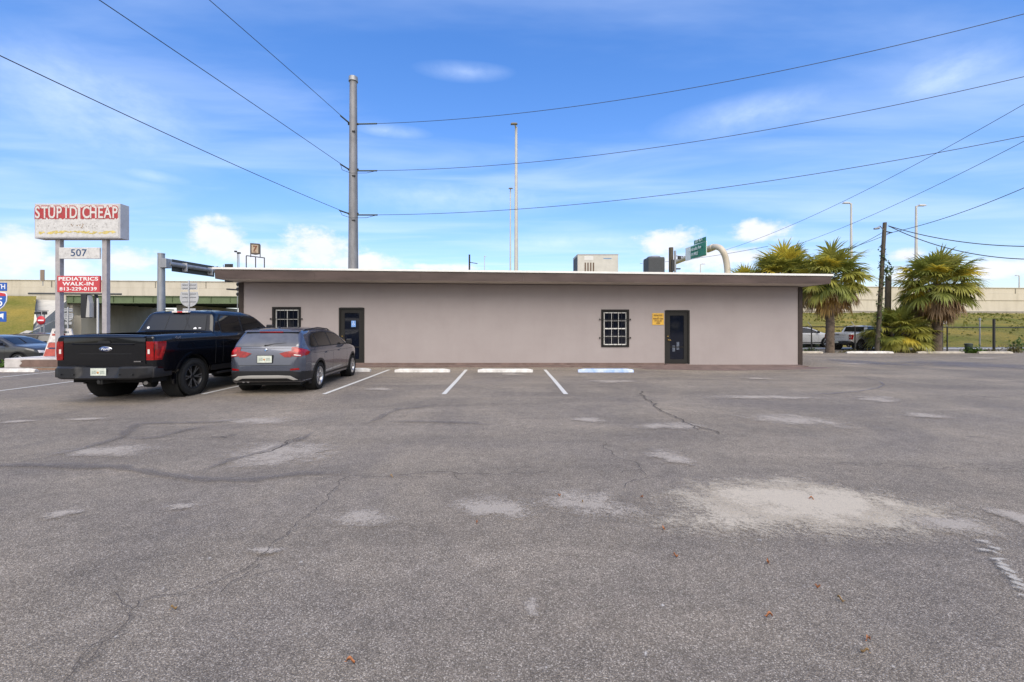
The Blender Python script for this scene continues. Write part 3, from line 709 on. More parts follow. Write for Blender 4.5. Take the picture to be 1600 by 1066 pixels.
def wheel(parent, x, y, r, wd, rr, side, spokes, mr, ms, style=0):
    """side +1 outer face towards +x"""
    e = bpy.data.objects.new('wheel', None); COL.objects.link(e); e.parent = parent; e.location = (x, y, r)
    if side < 0: e.rotation_euler = (0, 0, math.pi)
    t = MB(); h = wd/2
    prof = [(-h*.85, rr), (-h, rr+.02), (-h*1.02, (r+rr)/2), (-h*.94, r-.035), (-h*.8, r-.012)]
    for k in range(5):
        a = -h*.8+(1.6*h)*k/5; b_ = -h*.8+(1.6*h)*(k+1)/5
        prof += [(a+.004, r-.002), (b_-.010, r-.002)] + ([(b_-.008, r-.012), (b_+.001, r-.012)] if k < 4 else [])
    prof += [(h*.8, r-.012), (h*.94, r-.035), (h*1.02, (r+rr)/2), (h, rr+.02), (h*.85, rr), (-h*.85, rr)]
    t.lathe(prof, 'x', 44)
    for k in range(64):     # shoulder tread blocks
        a = 2*math.pi*k/64; 
        t.box(-h*.98, -h*.72, -.011, .011, r-.028, r-.004, mat=Matrix.Rotation(a, 4, 'X')); t.box(h*.72, h*.98, -.011, .011, r-.028, r-.004, mat=Matrix.Rotation(a+.04, 4, 'X'))
    t.build('tyre', M_TYRE, e)
    w_ = MB(); w_.lathe([(h*.86, rr+.004), (h*.93, rr), (h*.93, rr-.012), (h*.80, rr-.02), (h*.2, rr-.05), (-h*.7, rr-.05)], 'x', 44)
    w_.lathe([(h*.12, rr-.05), (h*.12, .0001)], 'x', 32, mi=2)
    w_.lathe([(h*.2, .15*rr/.22), (h*.24, .1)], 'x', 24, mi=2)
    w_.lathe([(h*.3, .06), (h*.62, .055), (h*.68, .045), (h*.68, .0001)], 'x', 20)
    for k in range(spokes):
        a0 = 2*math.pi*k/spokes
        for dd in ((-.16, .16) if style == 0 else (-.13, .13)):
            a = a0+dd*.35; b_ = a0+dd
            pts = []
            for rad, an, hw, xx in ((.04, a, .013, h*.62), (rr*.55, (a+b_)/2, .014, h*.74), (rr-.014, b_, .012 if style else .017, h*.86)):
                t_ = Vector((0, -math.sin(an), math.cos(an))); 
                c = Vector((xx, rad*math.cos(an), rad*math.sin(an))); pts.append((c, t_, hw))
            vs = []
            for c, t_, hw in pts: vs += [c-t_*hw, c+t_*hw, c+t_*hw*1.2-Vector((.03, 0, 0)), c-t_*hw*1.2-Vector((.03, 0, 0))]
            w_.add(vs, [(0, 1, 5, 4), (4, 5, 9, 8)], 1); w_.add(vs, [(1, 2, 6, 5), (5, 6, 10, 9), (3, 0, 4, 7), (7, 4, 8, 11)], 0)
    w_.build('rim', [mr, ms, M_WELL], e); return e
def copy_wheel(src, x, y, side):
    c = copy_tree(src, src.parent); c.location = (x, y, src.location.z); c.rotation_euler = (0, 0, math.pi if side < 0 else 0); return c
def cyl_mesh(y, z, r, x0, x1, n=48):
    b = MB(); b.tube([(x0, y, z), (x1, y, z)], r, n); me = bpy.data.meshes.new('c'); me.from_pydata([tuple(v) for v in b.v], [], b.f)
    bm = bmesh.new(); bm.from_mesh(me); bmesh.ops.remove_doubles(bm, verts=bm.verts[:], dist=1e-5); bmesh.ops.recalc_face_normals(bm, faces=bm.faces[:]); bm.to_mesh(me); bm.free(); return me
def box_mesh(x0, x1, y0, y1, z0, z1):
    b = MB().box(x0, x1, y0, y1, z0, z1); me = bpy.data.meshes.new('c'); me.from_pydata([tuple(v) for v in b.v], [], b.f)
    bm = bmesh.new(); bm.from_mesh(me); bmesh.ops.recalc_face_normals(bm, faces=bm.faces[:]); bm.to_mesh(me); bm.free(); return me
def body_obj(bm, cutters, m, parent, name='body', ang=28):
    me = bpy.data.meshes.new(name); bm.to_mesh(me); me = boolean(me, cutters); me.name = name
    me.materials.clear(); me.materials.append(m)
    o = bpy.data.objects.new(name, me); COL.objects.link(o); o.parent = parent; shade(o, ang); return o
def liner(parent, ys, z, r, xi, xo):
    for y in ys:
        for s_ in (1, -1):
            MB().lathe([(s_*xi, .001), (s_*xi, r-.006), (s_*xo, r-.006)], 'x', 36, mat=Matrix.Translation((0, y, z))).build('wheel_well', M_WELL, parent)
def plate(parent, cx, y, z, w_=.305, h=.152, tilt=0, name='license_plate'):
    b = MB().box(-w_/2, w_/2, -.004, .004, -h/2, h/2, bev=.002); o = b.build(name, M_PLATE, parent); o.location = (cx, y, z); o.rotation_euler = (tilt, 0, 0)
    q = MB(); q.lathe([(-.0062, .0001), (-.0062, .022), (-.0045, .022)], 'y', 12, mat=Matrix.Translation((-.006, 0, -.008)))
    q.build('plate_emblem', mat('plate_orange', (.55, .25, .07), .5), o)
    for i in (-1, 1): MB().box(i*.08-.045, i*.08+.045, -.0058, -.0045, -.034, .03).build('plate_blur', mat('plate_faint', (.42, .47, .41), .5, var=.4, vs=60), o)
    return o

# ---- pickup truck
def pickup(label, loc, rz, col_m, full=True, name='pickup_truck'):
    T = thing(name, label, 'pickup truck', loc, rz)
    WB = 3.69; TR = .415
    top = sm([(-1.06, 1.30), (-1.04, 1.352), (-.6, 1.372), (.66, 1.392), (.70, 1.40), (.72, 1.46), (.90, 1.85), (1.0, 1.895), (1.5, 1.925), (2.1, 1.915), (2.45, 1.86), (2.65, 1.78), (3.30, 1.36), (3.4, 1.31), (4.2, 1.24), (4.5, 1.16), (4.60, 1.02), (4.64, .70)], .012)
    bot = sm([(-1.06, .62), (-.9, .55), (4.2, .5), (4.64, .45)])
    half = sm([(-1.06, .965), (-1.03, 1.0), (-.8, 1.012), (3.9, 1.012), (4.3, .98), (4.55, .88), (4.64, .72)], .008)
    Sx = sm([(.4, .93), (.52, .955), (.62, .985), (.85, .99), (1.05, 1.0), (1.22, .992), (1.31, .97), (1.345, .945), (1.37, .915), (1.42, .90), (1.6, .855), (1.93, .755)], .006)
    ys = sorted({*np.round(np.linspace(-1.06, -.98, 7), 4), *np.round(np.linspace(-.9, .6, 18), 4), *np.round(np.linspace(.64, 1.05, 22), 4), *np.round(np.linspace(1.1, 4.3, 56), 4), *np.round(np.linspace(4.32, 4.64, 14), 4)})
    bm = loft(ys, top, bot, half, Sx, crown=.02, rfun=lambda y: .03 if y < .7 else .10)
    sk = Skin(bm)
    body = body_obj(bm, [cyl_mesh(0, TR+.02, .49, -1.2, 1.2), cyl_mesh(WB, TR+.02, .49, -1.2, 1.2), box_mesh(-.80, .80, -.985, .60, .80, 2.0)], col_m, T)
    bm.free()
    liner(T, (0, WB), TR+.02, .49, .62, .975)
    MB().box(-.82, .82, -.99, .62, .74, .80).build('bed_floor', M_PLAS, T)
    MB().box(-.8, .8, -.9, 4.3, .40, .62).build('underbody', M_WELL, T)
    for s_, v in ((1, 'right'), (-1, 'left')):
        sk.panel('wheel_arch', arcpoly(0, TR+.02, .488, .545, -12, 192), v, col_m, T, .016, .03, .06)
        sk.panel('wheel_arch', arcpoly(WB, TR+.02, .488, .545, -12, 192), v, col_m, T, .016, .03, .06)
        sk.panel('rocker_panel', [(.55, .50), (3.15, .50), (3.15, .62), (.55, .62)], v, M_PLAS, T, .008, .02, .1)
        # glass
        fr = sk.panel('window_surround', [(.99, 1.365), (3.12, 1.365), (2.58, 1.795), (1.08, 1.835), (.97, 1.70)], v, M_PLAS, T, .003, .01, .06)
        sk.panel('side_window', [(1.02, 1.40), (1.80, 1.40), (1.80, 1.795), (1.12, 1.80), (1.01, 1.68)], v, M_AGL, T, .007, .01, .05)
        sk.panel('side_window', [(1.86, 1.40), (2.98, 1.40), (2.52, 1.755), (1.86, 1.79)], v, M_AGL, T, .007, .01, .05)
        # door seams and handles
        for y in (.94, 1.83, 2.98): sk.panel('door_seam', [(y, .62), (y+.010, .62), (y+.010, 1.36), (y, 1.36)], v, M_WELL, T, .0015, .01, .08)
        sk.panel('bed_seam', [(.675, .60), (.69, .60), (.69, 1.37), (.675, 1.37)], v, M_WELL, T, .0015, .01, .08)
        sk.panel('body_crease', [(-.75, 1.225), (.66, 1.225), (.66, 1.235), (-.75, 1.235)], v, M_WELL, T, .001, .01, .1)
        for y in (1.12, 1.98): sk.panel('door_handle', [(y, 1.19), (y+.24, 1.19), (y+.24, 1.225), (y, 1.225)], v, col_m, T, .035, .0, .05)
        MB().box(s_*.80, s_*1.01, .75, 2.95, .395, .445, bev=.012).build('running_board', M_PLAS, T)
        # tail light wraps onto the side
        tl = sk.panel('tail_light', [(-1.045, .865), (-.90, .865), (-.80, 1.17), (-.80, 1.235), (-1.045, 1.235)], v, M_RED, T, .010, .02, .03)
        tr = sk.panel('tail_light_rear', [(s_*.835, .865), (s_*.972, .865), (s_*.972, 1.235), (s_*.835, 1.235)], 'rear', M_RED, tl, .018, .02, .03)
        sk.panel('tail_light_bar', [(-1.02, .90), (-.93, .90), (-.86, 1.13), (-.90, 1.13), (-.96, .94), (-1.02, .94)], v, M_REDL, tl, .014, .0, .03)
        sk.panel('reversing_lamp', [(s_*.865, .99), (s_*.905, .99), (s_*.905, 1.08), (s_*.865, 1.08)], 'rear', M_CLR, tl, .022, .0, .03)
        sk.panel('headlight', [(s_*.62, .98), (s_*.86, .98), (s_*.86, 1.14), (s_*.62, 1.14)], 'front', M_CLR, T, .01, .02, .05)
        # mirror
        mm = MB(); mm.box(s_*1.0, s_*1.20, 2.78, 2.90, 1.36, 1.58, bev=.03); mm.tube([(s_*.93, 2.84, 1.40), (s_*1.08, 2.84, 1.42)], .03, 8); mm.build('side_mirror', M_PLAS, T)
        # roof rail / drip moulding
        sk.panel('roof_moulding', [(s_*.66, 1.0), (s_*.68, 1.0), (s_*.68, 2.4), (s_*.66, 2.4)], 'top', M_PLAS, T, .006, .02, .1)
    sk.panel('grille', [(-.55, .72), (.55, .72), (.55, 1.10), (-.55, 1.10)], 'front', M_PLAS, T, .01, .02, .1)
    sk.panel('windscreen', [(-.62, 2.72), (.62, 2.72), (.76, 3.26), (-.76, 3.26)], 'top', M_AGL, T, .006, .01, .08)
    # tailgate
    tg = sk.panel('tailgate', [(-.815, .79), (.815, .79), (.815, 1.335), (-.815, 1.335)], 'rear', col_m, T, .014, .02, .08)
    for z, h, w_, o_ in ((1.19, .012, .62, .020), (.985, .010, .55, .017)):
        sk.panel('tailgate_crease', [(-w_, z), (w_, z), (w_-.04, z+h), (-w_+.04, z+h)], 'rear', M_PLAS, tg, o_, .0, .2)
    MB().prism([(-1.06, 1.205), (-1.098, 1.175), (-1.098, 1.168), (-1.06, 1.16)], -.64, .58, 'x').build('tailgate_lip', col_m, tg)
    MB().prism([(-1.06, 1.335), (-1.088, 1.325), (-1.088, 1.31), (-1.06, 1.30)], -.80, .80, 'x').build('tailgate_lip', col_m, tg)
    sk.panel('tailgate_handle', [(-.13, 1.20), (.13, 1.20), (.11, 1.25), (-.11, 1.25)], 'rear', M_PLAS, tg, .028, .0, .2)
    if full:
        em = MB(); em.lathe([(0, .0001), (0, .122), (.012, .13)], 'y', 32, mat=Matrix.Diagonal((1, 1, .42, 1))); em.lathe([(-.003, .0001), (-.003, .112), (0, .112)], 'y', 32, mi=1, mat=Matrix.Diagonal((1, 1, .38, 1)))
        eo = em.build('emblem', [M_CHR, mat('emblem_blue', (.012, .03, .14), .25, coat=1)], tg); eo.location = (0.03, -1.095, 1.085)
        text('emblem_script', 'Ford', .066, mat('emblem_script', (.75, .77, .8), .3), eo, (0, -.0035, .0), ext=.0008, off=.001, sx=1.35, shear=.35)
        b_ = MB().box(.60, .74, -1.094, -1.085, .83, .85).build('badge', M_CHR, tg)
        text('fender_badge', '4x4', .085, mat('badge_grey', (.22, .22, .24), .3, metal=.6), T, (1.022, -.5, 1.30), rot=(90, 0, 90), ext=.003, sx=1.2)
    # cab rear window
    rw = sk.panel('rear_window', [(-.735, 1.445), (.735, 1.445), (.66, 1.80), (-.66, 1.80)], 'rear', M_AGL, T, .010, .02, .06)
    for x in (-.24, .24): sk.panel('window_divider', [(x-.008, 1.45), (x+.008, 1.45), (x+.008, 1.795), (x-.008, 1.795)], 'rear', M_PLAS, rw, .012, .0, .1)
    if full:
        mw_ = mat('sticker_white', (.8, .8, .82), .5)
        sk.panel('sticker', [(-.68, 1.48), (-.635, 1.475), (-.625, 1.51), (-.655, 1.535), (-.69, 1.515)], 'rear', mw_, rw, .014, 0, .1)
        sk.panel('sticker', [(.44, 1.47), (.52, 1.47), (.51, 1.50), (.48, 1.515), (.45, 1.50)], 'rear', mw_, rw, .014, 0, .1)
        sk.panel('sticker', [(.56, 1.485), (.62, 1.485), (.62, 1.505), (.56, 1.505)], 'rear', mw_, rw, .014, 0, .1)
    bl = MB(); bl.box(-.20, .20, .86, .96, 1.865, 1.905, bev=.008); bl.box(-.06, .06, .852, .87, 1.868, 1.902, 1); bl.build('brake_light', [M_CLR, M_REDL], T)
    an = MB().tube([(.9, 3.45, 1.33), (.9, 3.38, 2.05)], .005, 6); an.build('antenna', M_BLACK, T)
    MB().box(-.52, -.40, 1.0, 1.2, 1.93, 1.955, bev=.006).build('roof_fitting', M_PLAS, T); MB().box(.30, .42, 1.2, 1.4, 1.94, 1.965, bev=.006).build('roof_fitting', M_PLAS, T)
    # rear bumper with step notch
    bp = MB()
    xsn = np.linspace(-.99, .99, 45); vs = []
    for x in xsn:
        e = max(0, (abs(x)-.72)/.27); yb = -1.25+.16*e**2+.05*(abs(x)/.99)**2; step = 1 if abs(x) < .36 else (max(0, 1-(abs(x)-.36)/.07))
        zt = .745-.02*step; zb_ = .50+.03*e-.045*step*0
        yf = yb+.025
        vs += [(x, yf+.13, zb_), (x, yf, zb_), (x, yb, zb_+.03), (x, yb+step*.055, zb_+.09), (x, yb+step*.075, zt-.03), (x, yb+.03+step*.06, zt), (x, -1.0, zt)]
    n = 7; k_ = len(xsn)
    bp.add(vs, [(i*n+j, i*n+(j+1) % n, (i+1)*n+(j+1) % n, (i+1)*n+j) for i in range(k_-1) for j in range(n)]+[tuple(range(n)), tuple((k_-1)*n+j for j in range(n))[::-1]])
    for s_ in (-1, 1): bp.box(s_*.93, s_*.995, -1.08, -.62, .52, .70, bev=.015)
    bo = bp.build('rear_bumper', M_PLAS, T); shade(bo, 35)
    plate(bo, 0, -1.205, .64)
    for x in (-.7, -.45, .45, .7): MB().tube([(x, -1.235, .60), (x, -1.262, .60)], .014, 10).build('parking_sensor', M_BLACK, bo)
    sk2 = MB(); sk2.box(-.05, .05, -1.18, -.8, .40, .50, bev=.01); sk2.tube([(0, -1.2, .45), (0, -1.05, .45)], .035, 12); sk2.build('tow_hitch', M_BLACK, T)
    ax = MB(); ax.tube([(-.8, 0, TR), (.8, 0, TR)], .05, 10); ax.lathe([(-.13, .0001), (-.11, .10), (0, .15), (.11, .10), (.13, .0001)], 'x', 20, mat=Matrix.Translation((0.1, 0, TR)))
    ax.tube([(.35, -.5, .36), (.52, -.5, .36)], .11, 12); ax.build('axle', M_BLACK, T)
    MB().tube([(.42, .3, .42), (.50, -.6, .40), (.64, -.85, .40), (.74, -.98, .40)], .035, 12).build('exhaust_pipe', mat('exhaust', (.35, .33, .3), .35, metal=.9), T)
    w_ = wheel(T, .865, 0, TR, .275, .262, 1, 6, M_RIMB, M_RIMM if full else M_RIMS)
    copy_wheel(w_, .865, WB, 1); copy_wheel(w_, -.865, 0, -1); copy_wheel(w_, -.865, WB, -1)
    return T
M_NAVY = mat('truck_paint', (.0018, .002, .0035), .22, spec=.3, coat=.55)
pickup('black navy crew cab pickup truck with black rims parked tailgate out at left', (-7.97, 9.58, 0), R(-.5), M_NAVY)

# ---- wagon / hatchback style cars
def wagon(label, loc, rz, col_m, full=True, name='hatchback_car', cat='car', silver=True):
    T = thing(name, label, cat, loc, rz); WB = 2.76; TR = .328
    top = sm([(-.885, .56), (-.878, .66), (-.865, .80), (-.84, .93), (-.80, 1.045), (-.775, 1.085), (-.74, 1.13), (-.52, 1.385), (-.47, 1.425), (-.40, 1.437), (0, 1.472), (.6, 1.492), (1.15, 1.482), (1.55, 1.44), (1.85, 1.36), (2.50, 1.06), (2.58, 1.03), (3.0, .97), (3.3, .88), (3.5, .76), (3.56, .62)], .008)
    bot = sm([(-.885, .44), (-.85, .32), (-.75, .26), (.5, .22), (3.3, .22), (3.5, .27), (3.56, .4)])
    half = sm([(-.885, .54), (-.875, .62), (-.85, .70), (-.80, .765), (-.7, .825), (-.5, .875), (-.2, .90), (0, .90), (2.7, .90), (3.1, .865), (3.35, .78), (3.5, .64), (3.56, .45)], .01)
    Sx = sm([(.2, .93), (.35, .965), (.5, .985), (.7, 1.0), (.82, .995), (.90, .985), (.97, .965), (1.0, .94), (1.03, .915), (1.2, .835), (1.47, .70)], .012)
    ys = sorted({*np.round(np.linspace(-.885, -.7, 20), 4), *np.round(np.linspace(-.69, -.36, 20), 4), *np.round(np.linspace(-.3, 3.1, 52), 4), *np.round(np.linspace(3.15, 3.56, 18), 4)})
    bm = loft(ys, top, bot, half, Sx, crown=.035, rfun=lambda y: float(np.interp(y, [-.8, -.4, 1.6, 2.4, 3.5], [.05, .10, .12, .09, .12])))
    sk = Skin(bm); AR = .375
    body_obj(bm, [cyl_mesh(0, TR+.015, AR, -1.2, 1.2), cyl_mesh(WB, TR+.015, AR, -1.2, 1.2)], col_m, T)
    bm.free(); liner(T, (0, WB), TR+.015, AR, .60, .865)
    MB().box(-.70, .70, -.7, 3.2, .20, .30).build('underbody', M_WELL, T)
    for s_, v in ((1, 'right'), (-1, 'left')):
        sk.panel('wheel_arch', arcpoly(0, TR+.015, AR-.004, AR+.05, -22, 202), v, M_PLAS, T, .006, .02, .05)
        sk.panel('wheel_arch', arcpoly(WB, TR+.015, AR-.004, AR+.05, -22, 202), v, M_PLAS, T, .006, .02, .05)
        sk.panel('sill', [(.40, .245), (2.36, .245), (2.36, .37), (.40, .36)], v, M_PLAS, T, .008, .02, .1)
        sk.panel('rear_corner_cladding', [(-.80, .32), (-.36, .32), (-.39, .44), (-.46, .50), (-.80, .52)], v, M_PLAS, T, .006, .02, .05)
        g = [(-.42, 1.10), (-.36, 1.035), (2.30, 1.015), (2.02, 1.19), (1.70, 1.325), (1.30, 1.395), (.7, 1.415), (.0, 1.39), (-.24, 1.32)]
        sk.panel('window_surround', g, v, M_PLAS, T, .003, .01, .05)
        sk.panel('side_window', [(-.37, 1.11), (-.32, 1.06), (.02, 1.055), (.02, 1.365), (-.20, 1.30)], v, M_AGL, T, .007, .01, .04)
        sk.panel('side_window', [(.07, 1.055), (.92, 1.045), (.92, 1.39), (.70, 1.395), (.07, 1.37)], v, M_AGL, T, .007, .01, .04)
        sk.panel('side_window', [(.99, 1.045), (2.14, 1.035), (1.97, 1.175), (1.66, 1.305), (1.28, 1.375), (.99, 1.385)], v, M_AGL, T, .007, .01, .04)
        for y, a in ((.30, 0), (.96, 0), (2.16, 0)):
            sk.panel('door_seam', [(y, .40), (y+.007, .40), (y+.007, 1.03), (y, 1.03)], v, M_WELL, T, .001, .01, .06)
        for y in (.42, 1.42): sk.panel('door_handle', [(y, .865), (y+.2, .885), (y+.2, .912), (y, .895)], v, col_m, T, .03, 0, .05)
        sk.panel('side_crease', [(-.35, .905), (2.7, .875), (2.7, .881), (-.35, .912)], v, M_WELL, T, .0008, .005, .1)
        mm = MB(); mm.box(s_*.90, s_*1.05, 2.02, 2.14, 1.02, 1.17, bev=.03); mm.tube([(s_*.84, 2.1, 1.04), (s_*.93, 2.1, 1.05)], .02, 8); mm.build('side_mirror', [M_PLAS], T)
        rl = MB(); pr = [(-.30, .02), (-.2, .045), (.6, .055), (1.3, .045), (1.5, .01)]
        rl.tube([(s_*(.615-.01*abs(y-.6)), y, top(y)+h-.045) for y, h in pr], .014, 8); rl.build('roof_rail', M_PLAS, T)
        # lights: upper block wraps the corner, lower wedge runs inwards on the hatch
        tl = sk.panel('tail_light', [(s_*.56, .865), (s_*.765, .845), (s_*.775, 1.0), (s_*.66, 1.07), (s_*.55, 1.065)], 'rear', M_RED, T, .012, .02, .03)
        sk.panel('tail_light_side', [(-.815, .86), (-.60, .885), (-.53, .945), (-.60, 1.0), (-.80, 1.045)], v, M_RED, tl, .008, .02, .03)
        sk.panel('tail_light_inner', [(s_*.30, .925), (s_*.42, .84), (s_*.56, .84), (s_*.56, .985), (s_*.44, .965)], 'rear', M_RED, tl, .012, .02, .03)
        sk.panel('tail_light_lens', [(s_*.62, .965), (s_*.745, .945), (s_*.75, .99), (s_*.66, 1.03), (s_*.62, 1.03)], 'rear', M_REDL, tl, .015, 0, .03)  # brighter red lens segment, no emission
        sk.panel('reversing_lamp', [(s_*.62, .885), (s_*.75, .865), (s_*.755, .885), (s_*.62, .905)], 'rear', M_CLR, tl, .015, 0, .03)
        sk.panel('reflector', [(s_*.55, .545), (s_*.73, .555), (s_*.72, .595), (s_*.56, .585)], 'rear', M_RED, T, .010, .01, .04)
        sk.panel('headlight', [(s_*.42, .66), (s_*.66, .68), (s_*.66, .80), (s_*.45, .78)], 'front', M_CLR, T, .01, .02, .05)
    sk.panel('windscreen', [(-.60, 1.75), (.60, 1.75), (.74, 2.46), (-.74, 2.46)], 'top', M_AGL, T, .006, .01, .08)
    sk.panel('grille', [(-.36, .55), (.36, .55), (.32, .76), (-.32, .76)], 'front', M_PLAS, T, .01, .02, .06)
    rw = sk.panel('rear_window', [(-.69, 1.085), (.69, 1.085), (.575, 1.37), (-.575, 1.37)], 'rear', mat('hatch_glass', (.10, .098, .10), .08, spec=1, coat=1, var=.3, vs=3) if full else M_AGL, T, .007, .01, .04)  # pale milky base carries the sky's reflection as colour
    sk.panel('hatch_seam', [(-.74, 1.04), (.74, 1.04), (.74, 1.046), (-.74, 1.046)], 'rear', M_WELL, T, .002, .005, .08)
    lower = sk.panel('rear_bumper', [(-.80, .30), (.80, .30), (.80, .46), (.76, .50), (.55, .535), (-.55, .535), (-.76, .50), (-.80, .46)], 'rear', M_PLAS, T, .012, .02, .05)
    sk.panel('hatch_seam', [(-.57, .655), (.57, .655), (.57, .663), (-.57, .663)], 'rear', M_WELL, T, .003, .005, .08)
    if full:
        sk.panel('skid_plate', [(-.70, .33), (-.56, .425), (-.30, .44), (.30, .44), (.56, .425), (.70, .33), (.60, .325), (.48, .37), (-.48, .37), (-.60, .325)], 'rear', mat('skid_silver', (.50, .49, .47), .4, metal=.3), lower, .022, .02, .04)
    sp = MB(); sp.add([(x, y, z) for x in (-.60, .60) for y, z in ((-.56, 1.405), (-.54, 1.43), (-.40, 1.452), (-.40, 1.42))], [(0, 1, 5, 4), (1, 2, 6, 5), (2, 3, 7, 6), (3, 0, 4, 7), (0, 3, 2, 1), (4, 5, 6, 7)])
    so_ = sp.build('spoiler', col_m, T); MB().box(-.26, .26, -.568, -.55, 1.392, 1.414).build('brake_light', M_RED, so_)
    wp = MB(); wp.tube([(-.03, -.80, 1.10), (.14, -.765, 1.135), (.40, -.735, 1.155)], .009, 6); wp.tube([(-.03, -.80, 1.09), (-.03, -.74, 1.11)], .022, 10); wp.build('rear_wiper', M_BLACK, T)
    fin = MB(); fin.add([(-.02, -.25, 1.46), (.02, -.25, 1.46), (.02, -.05, 1.475), (-.02, -.05, 1.475), (0, -.24, 1.53), (0, -.2, 1.535)], [(0, 1, 4), (1, 2, 5, 4), (2, 3, 5), (3, 0, 4, 5)]); fin.build('antenna_fin', col_m, T)
    plate(T, .0, -.893, .80, .31, .155)
    MB().box(-.17, .17, -.888, -.86, .71, .89).build('plate_recess', M_PLAS, T)
    if full:
        em = MB(); em.lathe([(-.004, .0001), (-.004, .030), (0, .034)], 'y', 24)
        eo = em.build('emblem', M_CHR, T); eo.location = (0, -.832, 1.0)
        q = MB(); v_ = [(0, 0)]+[(.026*math.cos(R(a)), .026*math.sin(R(a))) for a in range(0, 91, 15)]
        q.prism(v_, -.0055, -.0045, 'y'); q.prism([(-a, -b) for a, b in v_], -.0055, -.0045, 'y'); q.build('emblem_quarter', mat('emblem_sky', (.10, .28, .62), .3), eo)
        for x in (-.50, -.40): MB().tube([(x, -.80, .30), (x, -.6, .30)], .035, 14).build('exhaust_tip', M_CHR, T)
    w_ = wheel(T, .785, 0, TR, .225, .222, 1, 5, M_RIMS, M_RIMS, 1)
    copy_wheel(w_, .785, WB, 1); copy_wheel(w_, -.785, 0, -1); copy_wheel(w_, -.785, WB, -1)
    return T
M_GREYB = mat('blue_grey_paint', (.085, .095, .130), .26, metal=.55, coat=1)
wagon('dark blue grey hatchback with silver rims parked beside the black pickup', (-5.47, 10.46, 0), R(4.0), M_GREYB)
# ---- cars on the street, left
M_CGREY = mat('street_car_grey', (.05, .05, .05), .35, metal=.3, coat=.8)
M_CTAN = mat('street_car_brown', (.16, .14, .12), .45, metal=.1, coat=.8)
wagon('dark grey car with front wheel showing at the left edge behind the planter', (-25.5, 20.7, -.40), R(-88), M_CGREY, False, 'parked_car')
wagon('taupe grey hatchback seen beyond the darker grey car at left', (-28.6, 25.6, -.40), R(-76), M_CTAN, False, 'parked_car')
wp_ = pickup('white pickup truck behind the chain link fence at right', (21.9, 27.6, 0), R(-72), mat('white_van_paint', (.62, .62, .62), .35, coat=.6), False, 'pickup_truck'); wp_.scale = (.82, .82, .80)
wagon('white car half hidden behind the leftmost palm trunk and fence', (20.2, 31.6, 0), R(-88), mat('white_car_paint', (.58, .58, .57), .35, coat=.6), False, 'parked_car')

# ---------------------------------------------------------------- pylon sign and planter
SY = 16.3; SYF = 16.16
M_POST = mat('sign_post', (.36, .335, .345), .6, var=.2, vs=4)
M_SFACE = mat('sign_face', (.55, .54, .535), .6, spec=.3)
def _sf():
    m = M_SFACE; N, L, b = nodes_of(m)
    c = ramp(m, noise(m, 7, 9, .75), [(.3, (.40, .39, .385)), (.5, (.56, .55, .54)), (.7, (.66, .65, .64))]); L.new(c, b.inputs['Base Color'])
_sf()
M_SBOX = mat('sign_box', (.46, .455, .47), .6, var=.15, vs=3)
def sp_(px, py): p = P(px, py, SY); return p.x, p.z
T = thing('pylon_sign', 'tall two post roadside sign with peeling red lettered box above number and clinic panels', 'sign', (-17, SY, 0))
X0 = -17
bx0, bzt = sp_(56, 318); bx1, bzb = sp_(189, 373); bx0 += .10; bx1 += .10; bzt -= .04; bzb -= .02
for px in (91, 164):
    cx = sp_(px, 400)[0]-X0; MB().box(cx-.10, cx+.08, -.02, .14, .0, bzb-.01, bev=.01).build('post', M_POST, T)
bo = MB().box(bx0-X0, bx1-X0, -.14, .25, bzb, bzt, bev=.015).build('sign_box', M_SBOX, T)
fm = MB(); fx0, fx1, fz0, fz1 = bx0-X0+.05, bx1-X0-.05, bzb+.05, bzt-.05
fm.box(fx0, fx1, -.152, -.142, fz0, fz1).build('sign_face', M_SFACE, bo)
M_SRED = mat('sign_red', (.36, .018, .022), .6, var=.4, vs=14, dirt=(.30, .06, .06))
M_SWHT = mat('sign_white', (.62, .60, .58), .6, var=.2, vs=12)
mx_ = (fx0+fx1)/2
tz = bzt-.36
q = MB(); rq = random.Random(9); xa, xb = mx_-1.60, mx_+1.54; up_ = [(xa+(xb-xa)*i/60, tz+.20+rq.uniform(-.03, .035)) for i in range(61)]; lo_ = [(xa+(xb-xa)*i/60, tz-.21+rq.uniform(-.045, .03)) for i in range(61)]
for i in range(60):
    if i in (31, 32): continue
    q.prism([lo_[i], lo_[i+1], up_[i+1], up_[i]], -.1555, -.1525, 'y')
q.build('lettering_ground', M_SRED, bo)
for k, ch in enumerate('STUPID CHEAP'):
    if ch == ' ': continue
    x = mx_-1.48+k*.270+(-.06 if k > 6 else 0)
    text('letter_outline', ch, .66, M_SRED, bo, (x, -.1575, tz-.005), ext=.0015, off=.03, sx=.66)
    text('letter', ch, .62, M_SWHT, bo, (x, -.163, tz-.005), ext=.002, off=.012, sx=.66)
rb = random.Random(3); q = MB()    # peeled flakes of the old graphics
for i in range(70):
    x = rb.uniform(fx0+.12, fx1-.12); z = fz0+.17+rb.uniform(-.035, .045)+.02*math.sin(x*3); s_ = rb.uniform(.03, .10); q.prism([(x-s_, z), (x, z-.026), (x+s_, z+.004), (x+.01, z+.032)], -.1545-i*1e-5, -.1525, 'y')
q.build('faded_stripe', mat('faded_yellow', (.62, .50, .16), .7, var=.4, vs=9), bo)
q = MB()
for i in range(60):
    x = rb.gauss(mx_, .8); x = max(fx0+.1, min(fx1-.1, x)); z = fz0+.42+rb.uniform(-.10, .10); s_ = rb.uniform(.008, .03); q.prism([(x-s_, z), (x, z-s_*.8), (x+s_, z+.004), (x, z+s_)], -.1543-i*1e-5, -.1525, 'y')
